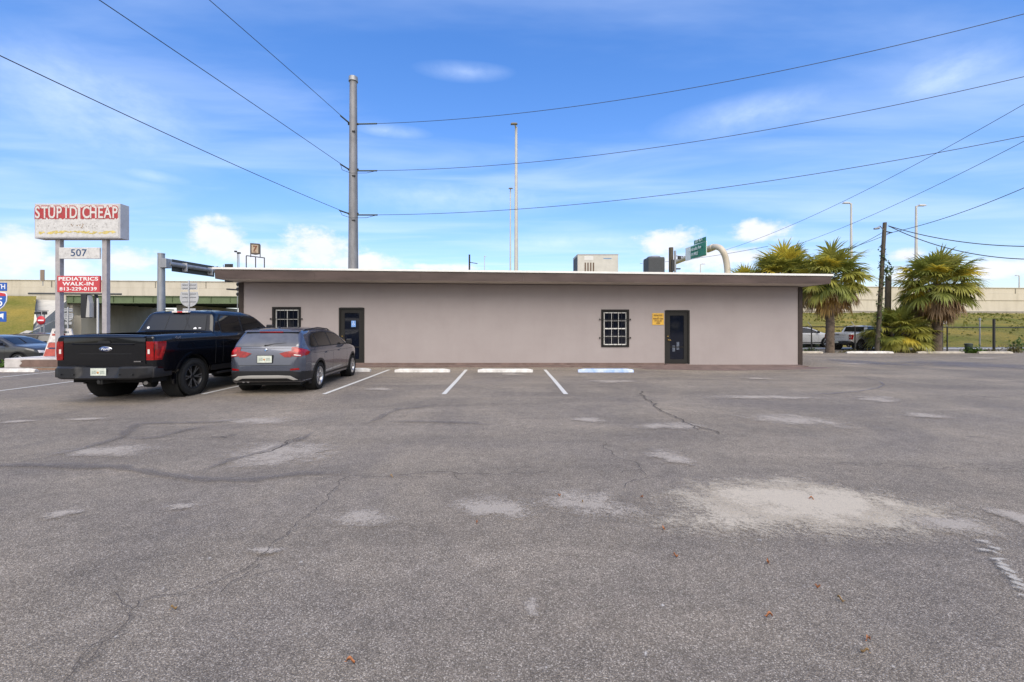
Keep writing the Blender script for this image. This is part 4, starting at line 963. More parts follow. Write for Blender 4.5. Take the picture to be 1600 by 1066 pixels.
q.build('peeling', mat('peel_grey', (.40, .38, .37), .8, var=.4, vs=9), bo)
q = MB()
for dx, dz in ((-.22, .03), (-.18, -.02), (.0, .0), (.10, .01), (.2, -.03), (.16, -.08), (.22, .03)): q.prism([(mx_+dx-.03, fz0+.44+dz), (mx_+dx+.02, fz0+.41+dz), (mx_+dx+.03, fz0+.46+dz)], -.156, -.1525, 'y')
q.build('peeling', mat('peel_brown', (.28, .18, .10), .8, var=.3, vs=9), bo)
px0, pzt = sp_(96, 387.5); px1, pzb = sp_(159.5, 405)
nb_ = MB().box(px0-X0, px1-X0, -.10, -.03, pzb, pzt, bev=.01).build('number_panel', M_SFACE, T)
text('lettering', '507', .37, mat('sign_ink_blue', (.03, .07, .16), .6), nb_, ((px0+px1)/2-X0-.02, -.104, (pzb+pzt)/2), ext=.002, off=.003, sx=1.08, sp=1.05)
px0, pzt = sp_(93.5, 431.5); px1, pzb = sp_(159.5, 457)
cb_ = MB().box(px0-X0, px1-X0, -.10, -.03, pzb, pzt, bev=.005).build('clinic_panel', mat('clinic_red', (.50, .055, .065), .55, var=.12, vs=4), T)
for s_, fz, sz, sx in (('PEDIATRICS', .80, .185, 1.46), ('WALK-IN', .50, .185, 1.45), ('813-229-0139', .19, .175, 1.35)):
    text('lettering', s_, sz, mat('sign_letter_white', (.78, .77, .77), .6), cb_, ((px0+px1)/2-X0, -.104, pzb+(pzt-pzb)*fz), ext=.002, off=.0045 if s_[0] != '8' else .003, sx=sx, sp=1.06)
# planter
M_PLW = mat('planter_white', (.55, .52, .50), .8, var=.25, vs=2, bump=.3, bs=30)
M_PLB = mat('planter_brown', (.17, .115, .095), .8, var=.3, vs=2.5, bump=.3, bs=30)
PT = thing('planter', 'low painted planter wall at the foot of the pylon sign', 'planter', (-16, 15.6, 0))
MB().box(-2.3, 4.6, 0, 1.6, 0, .36, bev=.03).build('planter_wall', M_PLW, PT)
MB().prism([(-1.72, .08), (-1.66, .05), (4.5, .05), (4.5, .30), (-1.5, .31), (-1.68, .28), (-1.6, .2)], -.03, -.002, 'y').build('painted_panel', M_PLB, PT)
sheet('mulch', [(-17.6, 14.9), (-13.0, 14.9), (-13, 15.55), (-17.6, 15.55)], .008, mat('mulch_orange', (.30, .17, .09), .95, var=.4, vs=20, bump=.8, bs=60))
# folded barrier board
BS = P(103, 548, 16.9)
bt_ = thing('barricade', 'white traffic barricade with red panels leaning behind the pickup tailgate', 'barricade', (BS.x+.12, 16.5, .36), R(8)); bt_.scale = (.92, .92, .98)
M_BRED = mat('barricade_red', (.42, .09, .07), .6, var=.25, vs=8); M_BWH = mat('barricade_white', (.66, .64, .62), .6, var=.25, vs=8)
f_ = MB(); f_.prism([(-.55, 0), (-.45, 0), (-.12, 1.0), (.40, 1.0), (.66, 0), (.75, 0), (.48, 1.1), (-.20, 1.1)], -.03, .03, 'y'); f_.build('frame', M_BWH, bt_)
f_ = MB().prism([(-.52, .02), (.68, .02), (.62, .30), (-.42, .30)], -.045, -.031, 'y'); f_.prism([(-.38, .36), (.60, .36), (.55, .55), (-.32, .55)], -.045, -.031, 'y'); f_.build('panel', M_BRED, bt_)
MB().prism([(-.30, .57), (.54, .57), (.43, .92), (-.18, .92)], -.044, -.031, 'y').build('panel', M_BWH, bt_)
MB().prism([(-.20, .82), (.30, .82), (.28, .90), (-.18, .90)], -.05, -.045, 'y').build('stripe', M_BRED, bt_)
f_ = MB()
for x in (-.08, .05, .18): f_.tube([(x, 0, 1.09), (x, 0, 1.15)], .03, 8)
f_.build('cap', M_BWH, bt_)

# ---------------------------------------------------------------- road signs, poles, signals (left)
M_GALV = mat('galvanised', (.30, .31, .33), .5, metal=.45, var=.2, vs=5, stretch=(1, 1, .3))
M_DARK = mat('signal_black', (.02, .02, .022), .6)
M_SBACK = mat('sign_back', (.50, .50, .51), .45, metal=.4, var=.12, vs=4)
def sgn_post(T_, x, h, r=.035, m=None): MB().tube([(x, 0, -.45), (x, 0, h)], r, 8).build('post', m or M_GALV, T_)
p = P(0, 480, 21)
T = thing('interstate_sign', 'blue interstate shield sign assembly cut off by the left edge', 'road sign', (p.x+.02, 21, 0))
sgn_post(T, -.2, 3.3, .05)
M_BLUE = mat('interstate_blue', (.02, .10, .42), .5); M_SW = mat('sign_reflect_white', (.78, .79, .82), .5); M_IR = mat('interstate_red', (.52, .03, .04), .5)
a = MB().box(-.75, .36, -.05, -.02, CH+(509-455)/31.9, CH+(509-442)/31.9, bev=.01).build('direction_panel', M_BLUE, T)
text('lettering', 'NORTH', .32, M_SW, a, (-.25, -.054, CH+(509-448.5)/31.9), ext=.001, off=.006)
cz = CH+(509-471)/31.9
def shield(w_, h): return [(-.5*w_, .28*h), (-.46*w_, .42*h), (-.25*w_, .47*h), (0, .43*h), (.25*w_, .47*h), (.46*w_, .42*h), (.5*w_, .28*h), (.48*w_, 0), (.36*w_, -.25*h), (.18*w_, -.42*h), (0, -.5*h), (-.18*w_, -.42*h), (-.36*w_, -.25*h), (-.48*w_, 0)]
zc = CH+(509-471)/31.9; 
MB().prism([(x-.20, z+zc) for x, z in shield(1.18, .98)], -.055, -.03, 'y').build('shield_border', M_SW, T)
sb = MB().prism([(x-.20, z+zc) for x, z in shield(1.10, .90)], -.062, -.056, 'y').build('shield', M_BLUE, T)
MB().prism([(x-.20, max(z, .24)+zc) for x, z in shield(1.10, .90)[:7]], -.066, -.0625, 'y').build('shield_top', M_IR, T)
text('lettering', '275', .56, M_SW, sb, (-.22, -.067, zc-.06), ext=.001, off=.008)
a = MB().box(-.60, .33, -.05, -.02, CH+(509-503)/31.9, CH+(509-487)/31.9, bev=.01).build('arrow_panel', M_BLUE, T)
MB().prism([(-.35, CH+.45), (.10, CH+.58), (.22, CH+.60), (.20, CH+.30), (.12, CH+.42), (-.3, CH+.33)], -.056, -.051, 'y').build('arrow', M_SW, a)
# do not enter
p = P(66, 530, 30); T = thing('do_not_enter_sign', 'small round red do not enter sign with black plates on twin posts', 'road sign', (p.x, 30, -.01))
for x in (-.12, .14): sgn_post(T, x, 2.5)
z = CH+(509-500.5)/22.3
MB().lathe([(-.09, .0001), (-.09, .30), (-.072, .30)], 'y', 28, mat=Matrix.Translation((0, 0, z))).build('disc', M_IR, T)
MB().box(-.20, .20, -.10, -.092, z-.045, z+.045).build('bar', M_SW, T)
f_ = MB(); f_.box(-.50, -.02, -.06, -.04, z+.42, z+.60); f_.box(.05, .40, -.06, -.04, z+.40, z+.62); f_.box(-.2, .5, -.06, -.04, z+.64, z+.68); f_.build('one_way_plate', M_DARK, T)
# back of route signs
def shield_back(px, py, Y, w_, label, base=0):
    p = P(px, py, Y); T = thing('route_sign', label, 'road sign', (p.x, Y, base)); z = p.z-base
    sgn_post(T, 0, z+.9*w_, .04, M_SBACK)
    pts = [(w_*.5*math.cos(R(a)), w_*.5*math.sin(R(a))) for a in range(-200, 21, 10)]+[(w_*.44, w_*.30), (-w_*.44, w_*.30)]
    MB().prism([(a, z+b) for a, b in pts], .02, .04, 'y').build('shield_back', M_SBACK, T)
    MB().box(-.42*w_, .42*w_, .02, .04, z+.42*w_, z+.78*w_).build('plate_back', M_SBACK, T)
    f_ = MB()
    for q in (-.22, .02, .2, .5, .68): f_.box(-.36*w_, .36*w_, -.005, .018, z+q*w_-.02, z+q*w_+.02)
    f_.build('bracket', M_GALV, T)
    MB().box(-.34*w_, .34*w_, .02, .04, z-.86*w_, z-.58*w_).build('arrow_plate_back', M_SBACK, T)
shield_back(295, 465, 24, 1.05, 'grey back of a round shield route sign above the pickup cab')
shield_back(106, 494, 27, .62, 'small grey back of a route sign between the pylon posts')
# hanging signal behind pylon sign
T = thing('traffic_signal', 'dark signal head on a thin horizontal mast arm seen behind the pylon sign', 'traffic signal', P(150, 509, 23.5)-Vector((0, 0, CH)))
zz_ = lambda py, Y: CH+(509-py)/F*Y
MB().tube([(.1, 0, -.45), (.1, 0, zz_(466, 23.5))], .05, 10).build('post', mat('post_white', (.55, .55, .55), .6), T)
MB().tube([(-(150-48)/F*23.5, -.1, zz_(459, 23.5)), ((192-150)/F*23.5, -.1, zz_(460, 23.5))], .05, 8).build('mast_arm', mat('rusty_arm', (.07, .07, .065), .6), T)
s_ = MB().box(-.6, -.28, -.25, .1, zz_(497, 23.5), zz_(461, 23.5), bev=.02); s_.box(-.06, .02, -.04, .1, zz_(497, 23.5), zz_(461, 23.5)); s_.build('signal_head', M_DARK, T)
MB().prism([(-.27, zz_(496, 23.5)), (-.07, zz_(496, 23.5)), (-.07, zz_(474, 23.5)), (-.17, zz_(462, 23.5))], -.3, -.05, 'y').build('visor', mat('visor_grey', (.42, .41, .40), .6), T)
# big mast pole with arm
PY = 27.0; pp = P(252, 509, PY)
T = thing('signal_mast', 'thick grey traffic signal mast with long arm reaching behind the roof corner', 'traffic signal', (pp.x, PY, 0))
b_ = MB(); b_.tube([(0, 0, -.45), (0, 0, zz_(398, PY))], [.24, .19], 18); b_.tube([(0, 0, zz_(398, PY)), (0, 0, zz_(396, PY))], .20, 18); b_.build('pole', M_GALV, T)
za = zz_(412, PY); A0 = Vector((.25, 0, za)); A1 = Vector((.9, 10.5, za+.15))
MB().box(.08, .48, -.22, .22, za-.28, za+.3, bev=.02).build('arm_bracket', M_GALV, T)
dr = (A1-A0); MB().tube([Vector((.4, .1, za)), A0+dr*.5+Vector((.1, 0, 0)), A1], [.15, .125, .09], 14).build('mast_arm', M_GALV, T)
def along(t, dx=0, dz=0): return Vector((.4, .1, za)).lerp(A1, t)+Vector((dx, 0, dz))
u0, u1 = along(.045), along(.40)
def plank(c0, c1, x0, x1, z0, z1):
    b = MB(); vs = [(c.x+x, c.y, c.z+z) for c in (c0, c1) for x, z in ((x0, z0), (x1, z0), (x1, z1), (x0, z1))]
    return b.add(vs, [(0, 1, 2, 3), (7, 6, 5, 4), (0, 4, 5, 1), (1, 5, 6, 2), (2, 6, 7, 3), (3, 7, 4, 0)])
plank(u0, u1, -.22, -.17, -.42, .36).build('name_sign_back', mat('name_sign', (.045, .05, .045), .5), T)
for t in (.12, .34): c = along(t); MB().box(c.x-.16, c.x+.17, c.y-.03, c.y+.03, c.z-.35, c.z+.2).build('clamp', M_SBACK, T)
def sighead(T_, c, m=None):
    h = MB().box(c.x-.18, c.x+.18, c.y-.12, c.y+.1, c.z-.55, c.z+.55, bev=.02)
    for k in (-.36, 0, .36): h.tube([(c.x, c.y-.1, c.z+k), (c.x, c.y-.35, c.z+k-.03)], .14, 14)
    h.box(c.x-.32, c.x+.32, c.y+.02, c.y+.03, c.z-.7, c.z+.7)
    h.build('signal_head', M_DARK, T_)
sighead(T, along(.56, -.28, .05)); sighead(T, along(.83, .0, 0))
T2 = thing('span_signal', 'small traffic signal on a horizontal bar beside the left wall corner', 'traffic signal', (P(372, 509, 34).x, 34, 0))
z = zz_(452, 34); MB().tube([(-.9, 0, z), (.8, 0, z-.1)], .06, 8).build('bar', M_DARK, T2); MB().tube([(.8, 0, -.45), (.8, 0, z+.5)], .1, 10).build('post', M_GALV, T2)
f_ = MB(); f_.box(.10, .36, -.15, .1, z-.62, z+.55, bev=.02)
for k in (-.4, 0, .38): f_.tube([(.1, 0, z+k), (-.08, 0, z+k)], .13, 12)
f_.build('signal_head', M_DARK, T2)
# small sign above overpass
p = P(42, 426, 64); T = thing('overpass_sign', 'small brown backed sign plate on the overpass parapet far left', 'road sign', (p.x, 66, 8.6))
MB().box(-.1, .45, -.05, .05, -.15, 1.55).build('plate', mat('brown_plate', (.22, .17, .13), .7), T); MB().box(-.2, -.1, -.05, .1, -.15, 1.5).build('edge_plate', M_SBACK, T); MB().tube([(.1, .12, -.9), (.1, .12, 1.4)], .05, 6).build('post', M_GALV, T)

# ---------------------------------------------------------------- overpass (single straight expressway structure) and banks
M_CREAM = mat('cream_concrete', (.50, .455, .36), .85, spec=.2)
def _cc():
    m = M_CREAM; N, L, b = nodes_of(m)
    tc = N.new('ShaderNodeTexCoord'); mp = N.new('ShaderNodeMapping'); mp.inputs['Scale'].default_value = (.6, .6, .12); L.new(tc.outputs['Object'], mp.inputs[0])
    c = ramp(m, noise(m, 1.5, 8, .65, mp.outputs[0]), [(.28, (.44, .40, .325)), (.5, (.53, .485, .40)), (.7, (.57, .525, .44))]); L.new(c, b.inputs['Base Color'])
_cc()
M_GREEN = mat('girder_green', (.115, .155, .075), .6, var=.2, vs=.5)
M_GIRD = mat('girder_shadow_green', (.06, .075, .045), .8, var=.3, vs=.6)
ang = math.atan2(83-68, 100+80.4)
OV = thing('overpass', 'long cream concrete expressway overpass with green steel girders', 'overpass', (-80.4, 68, 0), ang)
def ox(px):      # local x along the front face for a pixel column
    t = (px-VX)/F; x0, y0 = -80.4, 68.0; c, s_ = math.cos(ang), math.sin(ang)
    return (t*y0-x0)/(c-t*s_)
ZT = 8.86
BRL, BRR = ox(103), ox(900)
m = MB(); m.box(-160, 330, 0, .35, ZT-1.15, ZT); m.box(-160, 330, -.12, .42, ZT-.09, ZT+.02)
m.box(-160, 330, -.06, .35, ZT-2.45, ZT-1.17); m.box(-160, 330, .0, 22, ZT-2.2, ZT-1.5); m.box(-160, 330, 21.6, 22, ZT-1.5, ZT)
m.build('parapet', M_CREAM, OV)
m = MB()
for px in range(-200, 3200, 60):
    x = -60+px*.13; m.box(x-.02, x+.02, -.125, .0, ZT-1.14, ZT-.1)
m.build('expansion_joint', mat('joint_dark', (.30, .28, .23), .9), OV)
m = MB(); m.box(BRL, BRR, .15, .45, ZT-3.55, ZT-2.46); m.box(BRL, BRR, -.02, .6, ZT-3.68, ZT-3.56); m.box(BRL, BRR, -.02, .15, ZT-2.56, ZT-2.46)
for i in range(int((BRR-BRL)/3)): x = BRL+1+i*3; m.box(x, x+.04, .02, .15, ZT-3.55, ZT-2.57)
m.build('girder', M_GREEN, OV)
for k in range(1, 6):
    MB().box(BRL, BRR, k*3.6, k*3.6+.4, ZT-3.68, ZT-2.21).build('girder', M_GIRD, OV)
# abutment and bent
m = MB(); m.box(BRL-3.0, BRL+.5, .6, 21.5, -.5, ZT-2.25); m.box(BRL-14, BRL, -.03, .5, ZT-4.4, ZT-2.46)
m.box(BRL+.5, BRL+1.6, .8, 21.5, -.5, 3.2)
m.build('abutment', M_CREAM, OV)
bx = ox(236)+1.5
m = MB(); m.box(bx-.8, bx+1.0, 5, 21, ZT-4.7, ZT-3.75)
for y in (6.5, 13, 19.5): m.tube([(bx, y, -.5), (bx, y, ZT-4.7)], .6, 16)
m.build('pier', M_CREAM, OV)
m = MB(); m.box(ox(560), BRR+30, 20, 21, -.5, ZT-2.3); m.build('far_abutment', M_CREAM, OV)
# wing wall sloping down towards the camera side
WA = P(104, 490, 69); WB_ = P(18, 530, 50)
def ovw(v): return Matrix.Translation(OV.location) @ Matrix.Rotation(ang, 4, 'Z') @ Vector(v)
TW = MB(); a = Vector((WA.x, 69, 0)); b = Vector((WB_.x, 50, 0)); n_ = (b-a).normalized(); nn = Vector((-n_.y, n_.x, 0))*.35
vs = []
for p_, zt in ((a, WA.z), (b, WB_.z)):
    for s_ in (-1, 1): q = p_+nn*s_; vs += [(q.x, q.y, -.5), (q.x, q.y, zt)]
TW.add(vs, [(0, 1, 5, 4), (2, 6, 7, 3), (1, 3, 7, 5), (0, 4, 6, 2), (0, 2, 3, 1), (4, 5, 7, 6)])
tag(TW.build('wing_wall', M_CREAM), 'cream sloping wing wall descending from the overpass abutment', 'wall')
# grass banks: left, in front of the abutment; right, under the expressway wall
def bank(name, pts_lo, pts_hi, n=40, mrows=12, bulge=.15):
    vs = []; fs = []; r_ = random.Random(2)
    for j in range(mrows+1):
        t = j/mrows
        for i in range(n+1):
            u_ = i/n; a_ = Vector(pts_lo[0]).lerp(Vector(pts_lo[1]), u_); b_ = Vector(pts_hi[0]).lerp(Vector(pts_hi[1]), u_)
            q = a_.lerp(b_, t); q.z += math.sin(t*math.pi)*bulge+(r_.uniform(-.08, .08) if 0 < j < mrows else 0); vs.append(q)
    for j in range(mrows):
        for i in range(n): k = j*(n+1)+i; fs.append((k, k+1, k+n+2, k+n+1))
    o = MB().add(vs, fs, 0, True).build(name, M_GRASS, fix=False); o['kind'] = 'structure'; return o
bank('grass_bank', [(-130, 42, -.55), (-57.6, 52, -.55)], [(-140, 64, 6.5), (P(57, 466, 67.5).x, 67.5, 6.2)], 40, 12, .3)
bank('grass_bank', [(6, 30.5, -.1), (150, 34, -.1)], [(10, 74.8, 3.9), (190, 89, 3.9)], 70, 24, .5)
# concrete slope paving between bank and bridge
m = MB(); A = [P(55, 466, 67.4), P(103, 490, 67.6), P(18, 524, 54), P(50, 520, 55)]
m.add([P(55, 468, 67.6), P(104, 470, 67.6), P(104, 492, 67.2), P(40, 524, 54), P(50, 512, 58), P(58, 500, 61), P(53, 480, 65)], [(0, 1, 2, 3, 4, 5, 6)])
tag(m.build('slope_paving', mat('slope_paving', (.56, .53, .46), .85, var=.15, vs=.8), fix=False), kind='structure')
# MSE panel wall on the right with guard rail line
m = MB(); x0_, x1_ = BRR, 330; m.box(x0_, x1_, .05, .6, -.5, ZT-2.46); m.build('retaining_wall', M_CREAM, OV)
m = MB(); m.box(x0_, x1_, -.25, .02, 3.62, 3.95); m.build('coping', M_CREAM, OV)
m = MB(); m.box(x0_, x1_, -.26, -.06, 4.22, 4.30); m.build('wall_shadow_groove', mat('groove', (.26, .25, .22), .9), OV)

# ---------------------------------------------------------------- steel transmission pole and wires
UY = 40.0; ux = (552-VX)/F*UY
def uz(py): return CH+(509-py)/F*UY
T = thing('utility_pole', 'tall tapered grey steel utility pole rising behind the building roof', 'utility pole', (ux, UY, 0))
b_ = MB(); b_.tube([(0, 0, -.1), (0, 0, uz(300)), (0, 0, uz(123))], [.50, .40, .325], 20); b_.build('shaft', mat('weathered_steel', (.235, .235, .25), .6, metal=.3, var=.25, vs=2, stretch=(1, 1, .35)), T)
MB().tube([(0, 0, uz(128)), (0, 0, uz(121))], [.42, .40], 20).build('cap', M_GALV, T)
f_ = MB()
for py in (208, 277, 346): f_.box(.02, .30, -.42, -.3, uz(py+1), uz(py-1))
for py in (194, 265, 334): f_.tube([(-.48, 0, uz(py)), (.48, 0, uz(py))], .10, 10)
f_.build('bracket', M_DARK, T)
M_WIRE = mat('wire', (.035, .035, .04), .6)
M_INS = mat('insulator', (.07, .09, .08), .5)
def wire(label, a, b, sag, r=.022, n=40, group='overhead power wires', name='power_wire'):
    a, b = Vector(a), Vector(b); pts = []
    for i in range(n+1):
        t = i/n; q = a.lerp(b, t); q.z -= 4*sag*t*(1-t); pts.append(q)
    o = MB().tube(pts, r, 5).build(name, M_WIRE); return tag(o, label, 'wire', group)
names = ['top', 'middle', 'lowest']
def span(label, a, q, mid, k, r=.022):
    """hanging wire through a and q, on to k times that length, its sag fitted to one point seen on it"""
    def at(u, s_): v = a.lerp(q, u); v.z -= 4*s_*u*(1-u); return v
    lo, hi = -2.0, 12.0
    for _ in range(40):
        s_ = (lo+hi)/2; best = min((at(i/200, s_) for i in range(1, 240)), key=lambda v: abs(VX+F*v.x/v.y-mid[0]))
        py = HZ-F*(best.z-CH)/best.y
        if py < mid[1]: lo = s_
        else: hi = s_
    o = MB().tube([at(k*i/60, s_) for i in range(61)], r, 5).build('power_wire', M_WIRE)
    tag(o, label, 'wire', 'overhead power wires'); return (at(.02, s_)-a).normalized()
mids_l = [(450, 107), (350, 131), (300, 227)]; mids_r = [(1200, 115), (1200, 203), (1200, 283)]
lw = [((327, 0), 24.5, .06), ((155, 0), 19.0, .05), ((0, 87), 16.6, .1)]
rw_ = [((1600, 22), 25.6), ((1600, 120), 26.0), ((1600, 213), 27.0)]
for i, py in enumerate((192, 265, 334)):
    az = uz(py); (qx, qy), Yq, sg = lw[i]
    a = Vector((ux-.4, UY, az)); q = P(qx, qy, Yq); e = a+(q-a)*1.45
    dr_ = span(names[i]+' of the wires running from the steel pole to the upper left', a, q, mids_l[i], 2.0); tipl = a+dr_*1.5; ii = MB().tube([a, a+dr_*1.5+Vector((0, 0, -.05))], .07, 8); tag(ii.build('insulator', M_INS), 'insulator rod on the left side of the steel pole, '+names[i]+' wire', 'insulator', 'pole insulators')
    (qx, qy), Yq = rw_[i]; a = Vector((ux+.4, UY, az-.12)); q = P(qx, qy, Yq); e = a+(q-a)*1.35; e.z = a.z+(q.z-a.z)*1.35
    dr_ = span(names[i]+' of the three long wires from the steel pole to the right', a, q, mids_r[i], 2.0); ii = MB().tube([a, a+dr_*2.1], .07, 8); tag(ii.build('insulator', M_INS), 'insulator rod on the right side of the steel pole, '+names[i]+' wire', 'insulator', 'pole insulators')
    j = MB().tube([tipl, Vector((ux-.7, UY-.9, az-.35)), Vector((ux, UY-.6, az-.55)), Vector((ux+1.4, UY-.5, az-.5)), a+dr_*2.1], .022, 5)
    if i: tag(j.build('jumper_cable', M_WIRE), 'jumper cable looping under the '+names[i]+' insulators of the steel pole', 'cable', 'jumper cables')
# leaning wooden pole on the right, vine covered
LY = 24.6
lp0, lp1 = P(1370, 553, LY), P(1382.5, 348, LY)
T = thing('wooden_pole', 'leaning vine wrapped wooden pole with small lamp among the palms', 'utility pole', (lp0.x, LY, 0))
M_WOODP = mat('old_wood', (.085, .070, .050), .85, var=.4, vs=4, bump=.4, bs=20, stretch=(4, 4, .5))
def lpz(py, dx=0): t = (553-py)/205; return Vector(((lp1.x-lp0.x)*t*1.0+dx, 0, lp1.z*t))
pts = [lpz(y) for y in (556, 500, 450, 400, 348)]; pts[1].x += .02; 
MB().tube(pts, [.115, .11, .105, .10, .095], 12).build('shaft', M_WOODP, T)
MB().tube([lpz(361), lpz(356)+Vector((-.35, -.1, .08)), lpz(357)+Vector((-.55, -.15, 0))], .025, 6).build('lamp_arm', M_GALV, T)
MB().tube([lpz(357)+Vector((-.45, -.15, -.02)), lpz(357)+Vector((-.78, -.22, -.08))], [.07, .05], 8).build('lamp_head', M_GALV, T)
f_ = MB(); f_.tube([lpz(362)+Vector((.1, 0, 0)), lpz(364)+Vector((.45, 0, 0))], .03, 6); f_.tube([lpz(380)+Vector((-.1, -.1, 0)), lpz(388)+Vector((-.35, -.1, 0)), lpz(386)+Vector((-.1, -.1, 0))], .012, 5); f_.build('fitting', M_DARK, T)
def leaves(mb, c, n, sx, sz, sy, rnd, size=.07, mi=0):
    for _ in range(n):
        q = Vector(c)+Vector((rnd.gauss(0, sx), rnd.gauss(0, sy), rnd.gauss(0, sz))); s_ = size*rnd.uniform(.6, 1.4)
        mt = Matrix.Translation(q) @ Matrix.Rotation(rnd.uniform(0, 6.3), 4, 'Z') @ Matrix.Rotation(rnd.uniform(-1.2, 1.2), 4, 'X')
        mb.add([(-s_*.5, 0, 0), (0, -s_, 0), (s_*.5, 0, .01), (0, s_, .02)], [(0, 1, 2, 3)], mi, False, mt)
M_VINE = mat('vine_green', (.07, .11, .025), .6, var=.4, vs=3)
M_VINE.use_backface_culling = False
rv = random.Random(8); vb = MB()
for py in range(396, 548, 3): leaves(vb, lpz(py), 16, .065, .10, .08, rv, .07)
leaves(vb, lpz(425)+Vector((.25, -.1, 0)), 110, .13, .25, .1, rv, .10); leaves(vb, lpz(390), 20, .08, .15, .08, rv, .06)
vb.build('vine', M_VINE, T, fix=False)
sp0 = P(1386, 540, 26); T = thing('pole_stump', 'short cut off wooden pole behind the leaning vine covered pole', 'pole', (sp0.x, 26, 0))
MB().tube([(0, 0, -.1), (.08, 0, CH+(509-432)/F*26)], [.17, .15], 12).build('shaft', M_WOODP, T)
# wires at right
W = P(1380, 362, LY)
def w2(lab, pa, Ya, pb, Yb, sag, r=.014): 
    a, b = P(*pa, Ya), P(*pb, Yb); k = 1.7 if pb[0] > 1600 else 1; pts = []
    for i in range(41):
        u = k*i/40; q = a.lerp(b, u); q.z -= 4*sag*u*(1-u); pts.append(q)
    tag(MB().tube(pts, r, 5).build('power_wire', M_WIRE), lab, 'wire', 'service wires on the right')
w2('service wire rising steeply to the upper right edge, above its lower twin', (1130, 392), 42, (1640, 140), 20, .7, .014)
w2('long service wire crossing behind the highway lamps to the right edge', (1215, 392), 42, (1640, 200), 20, .5, .014)
w2('wire from the leaning pole lamp up to the right edge', (1386, 365), LY, (1640, 276), 18, .25, .016)
w2('black cable sagging from the leaning pole to the right, upper of two', (1388, 353), LY, (1640, 385), 20, .35, .022)
w2('black cable sagging from the leaning pole to the right, lower of two', (1388, 353), LY, (1640, 405), 20, .55, .022)
w2('wire dropping left from the leaning pole behind the palm, upper of two', (1378, 364), LY, (1290, 402), 30, .15, .014)
w2('wire dropping left from the leaning pole behind the palm, lower of two', (1392, 364), LY, (1270, 400), 32, .2, .014)
w2('thin distant wire above the overpass behind the green sign', (1000, 412), 90, (1200, 385), 60, .4, .03)

# ---------------------------------------------------------------- highway lamps
M_LAMP = mat('lamp_pole', (.50, .49, .46), .5, var=.08, vs=2)
def hwy_lamp(px, py, Y, base, dx, label, r=.12, head=1.0, Yd=0, col=None):
    top_ = P(px, py, Y); T = thing('street_lamp', label, 'street lamp', (top_.x, Y, base), group='tall highway lamps'); h = top_.z-base
    MB().tube([(0, 0, 0), (0, 0, h)], [r*1.5, r*.8], 12).build('pole', M_LAMP, T)
    MB().tube([(0, 0, h-.15), (dx*.35, -Yd*.5, h+.05), (dx*.6, -Yd, h+.08)], r*.55, 8).build('arm', M_LAMP, T)
    b = MB(); c = Vector((dx*.8, -Yd, h+.02)); s_ = head
    vs = [(c.x-.5*s_, c.y-.25*s_, c.z-.02), (c.x+.5*s_, c.y-.25*s_, c.z-.02), (c.x+.5*s_, c.y+.25*s_, c.z-.02), (c.x-.5*s_, c.y+.25*s_, c.z-.02), (c.x-.35*s_, c.y-.15*s_, c.z+.18*s_), (c.x+.35*s_, c.y-.15*s_, c.z+.18*s_), (c.x+.35*s_, c.y+.15*s_, c.z+.18*s_), (c.x-.35*s_, c.y+.15*s_, c.z+.18*s_)]
    b.add(vs, [(0, 3, 2, 1), (4, 5, 6, 7), (0, 1, 5, 4), (1, 2, 6, 5), (2, 3, 7, 6), (3, 0, 4, 7)]); b.build('lamp_head', mat('lamp_head', (.16, .13, .08), .5) if col is None else col, T)
hwy_lamp(806.5, 199, 70, 0, -.45, 'tallest cream lamp pole with shoebox head rising mid roof', .26, 1.1, 1.0)
hwy_lamp(797.5, 296, 120, 0, .1, 'thinner farther lamp pole just left of the tallest cream one', .20, 1.2, .6)
LG = mat('lamp_grey', (.45, .45, .45), .5)
hwy_lamp(1330, 318, 82, 7, -1.2, 'lamp with arm pointing left above the middle palm', .19, 1.3, 0, LG)
hwy_lamp(1431.5, 322, 84, 7, 1.3, 'lamp with raised arm pointing right above the right palm', .22, 1.5, 0, LG)
hwy_lamp(757, 401, 140, 0, .3, 'tiny distant lamp on the roofline left of centre', .12, .8, 0, LG)
hwy_lamp(1094.5, 413, 110, 7, .9, 'tiny distant lamp below the green highway sign', .12, .9, 0, LG)
hwy_lamp(1592.5, 431, 120, 7, -.8, 'tiny distant lamp at the right edge above the wall', .13, .9, 0, LG)
p = P(733.5, 398, 90); T = thing('distant_pole', 'short dark distant pole with side arm showing above the roofline', 'pole', (p.x, 90, 0))
MB().tube([(0, 0, 0), (0, 0, p.z)], .18, 8).build('shaft', M_DARK, T); MB().tube([(0, 0, p.z-1.6), (1.7, 0, p.z-1.9)], .08, 6).build('arm', M_DARK, T)
# poles behind the condenser
p = P(1048.5, 387, 34); T = thing('wooden_pole', 'brown wooden pole top beside the green highway sign', 'utility pole', (p.x, 34, 0)); MB().tube([(0, 0, 0), (0, 0, p.z)], [.2, .17], 12).build('shaft', M_WOODP, T); MB().box(-.05, .16, -.3, -.15, p.z-1.9, p.z-1.0).build('meter_box', M_DARK, T)
p = P(1054.8, 392, 38); T = thing('camera_pole', 'thin grey pole with side camera next to the brown wooden pole', 'pole', (p.x, 38, 0)); MB().tube([(0, 0, 0), (0, 0, p.z)], [.12, .09], 10).build('shaft', M_GALV, T)
f_ = MB(); f_.tube([(0, 0, p.z-.45), (.7, 0, p.z-.5)], .03, 6); f_.box(.25, .5, -.1, .1, p.z-.75, p.z-.5); f_.box(.1, .45, -.1, .1, p.z-1.65, p.z-1.55); f_.build('camera', M_DARK, T)
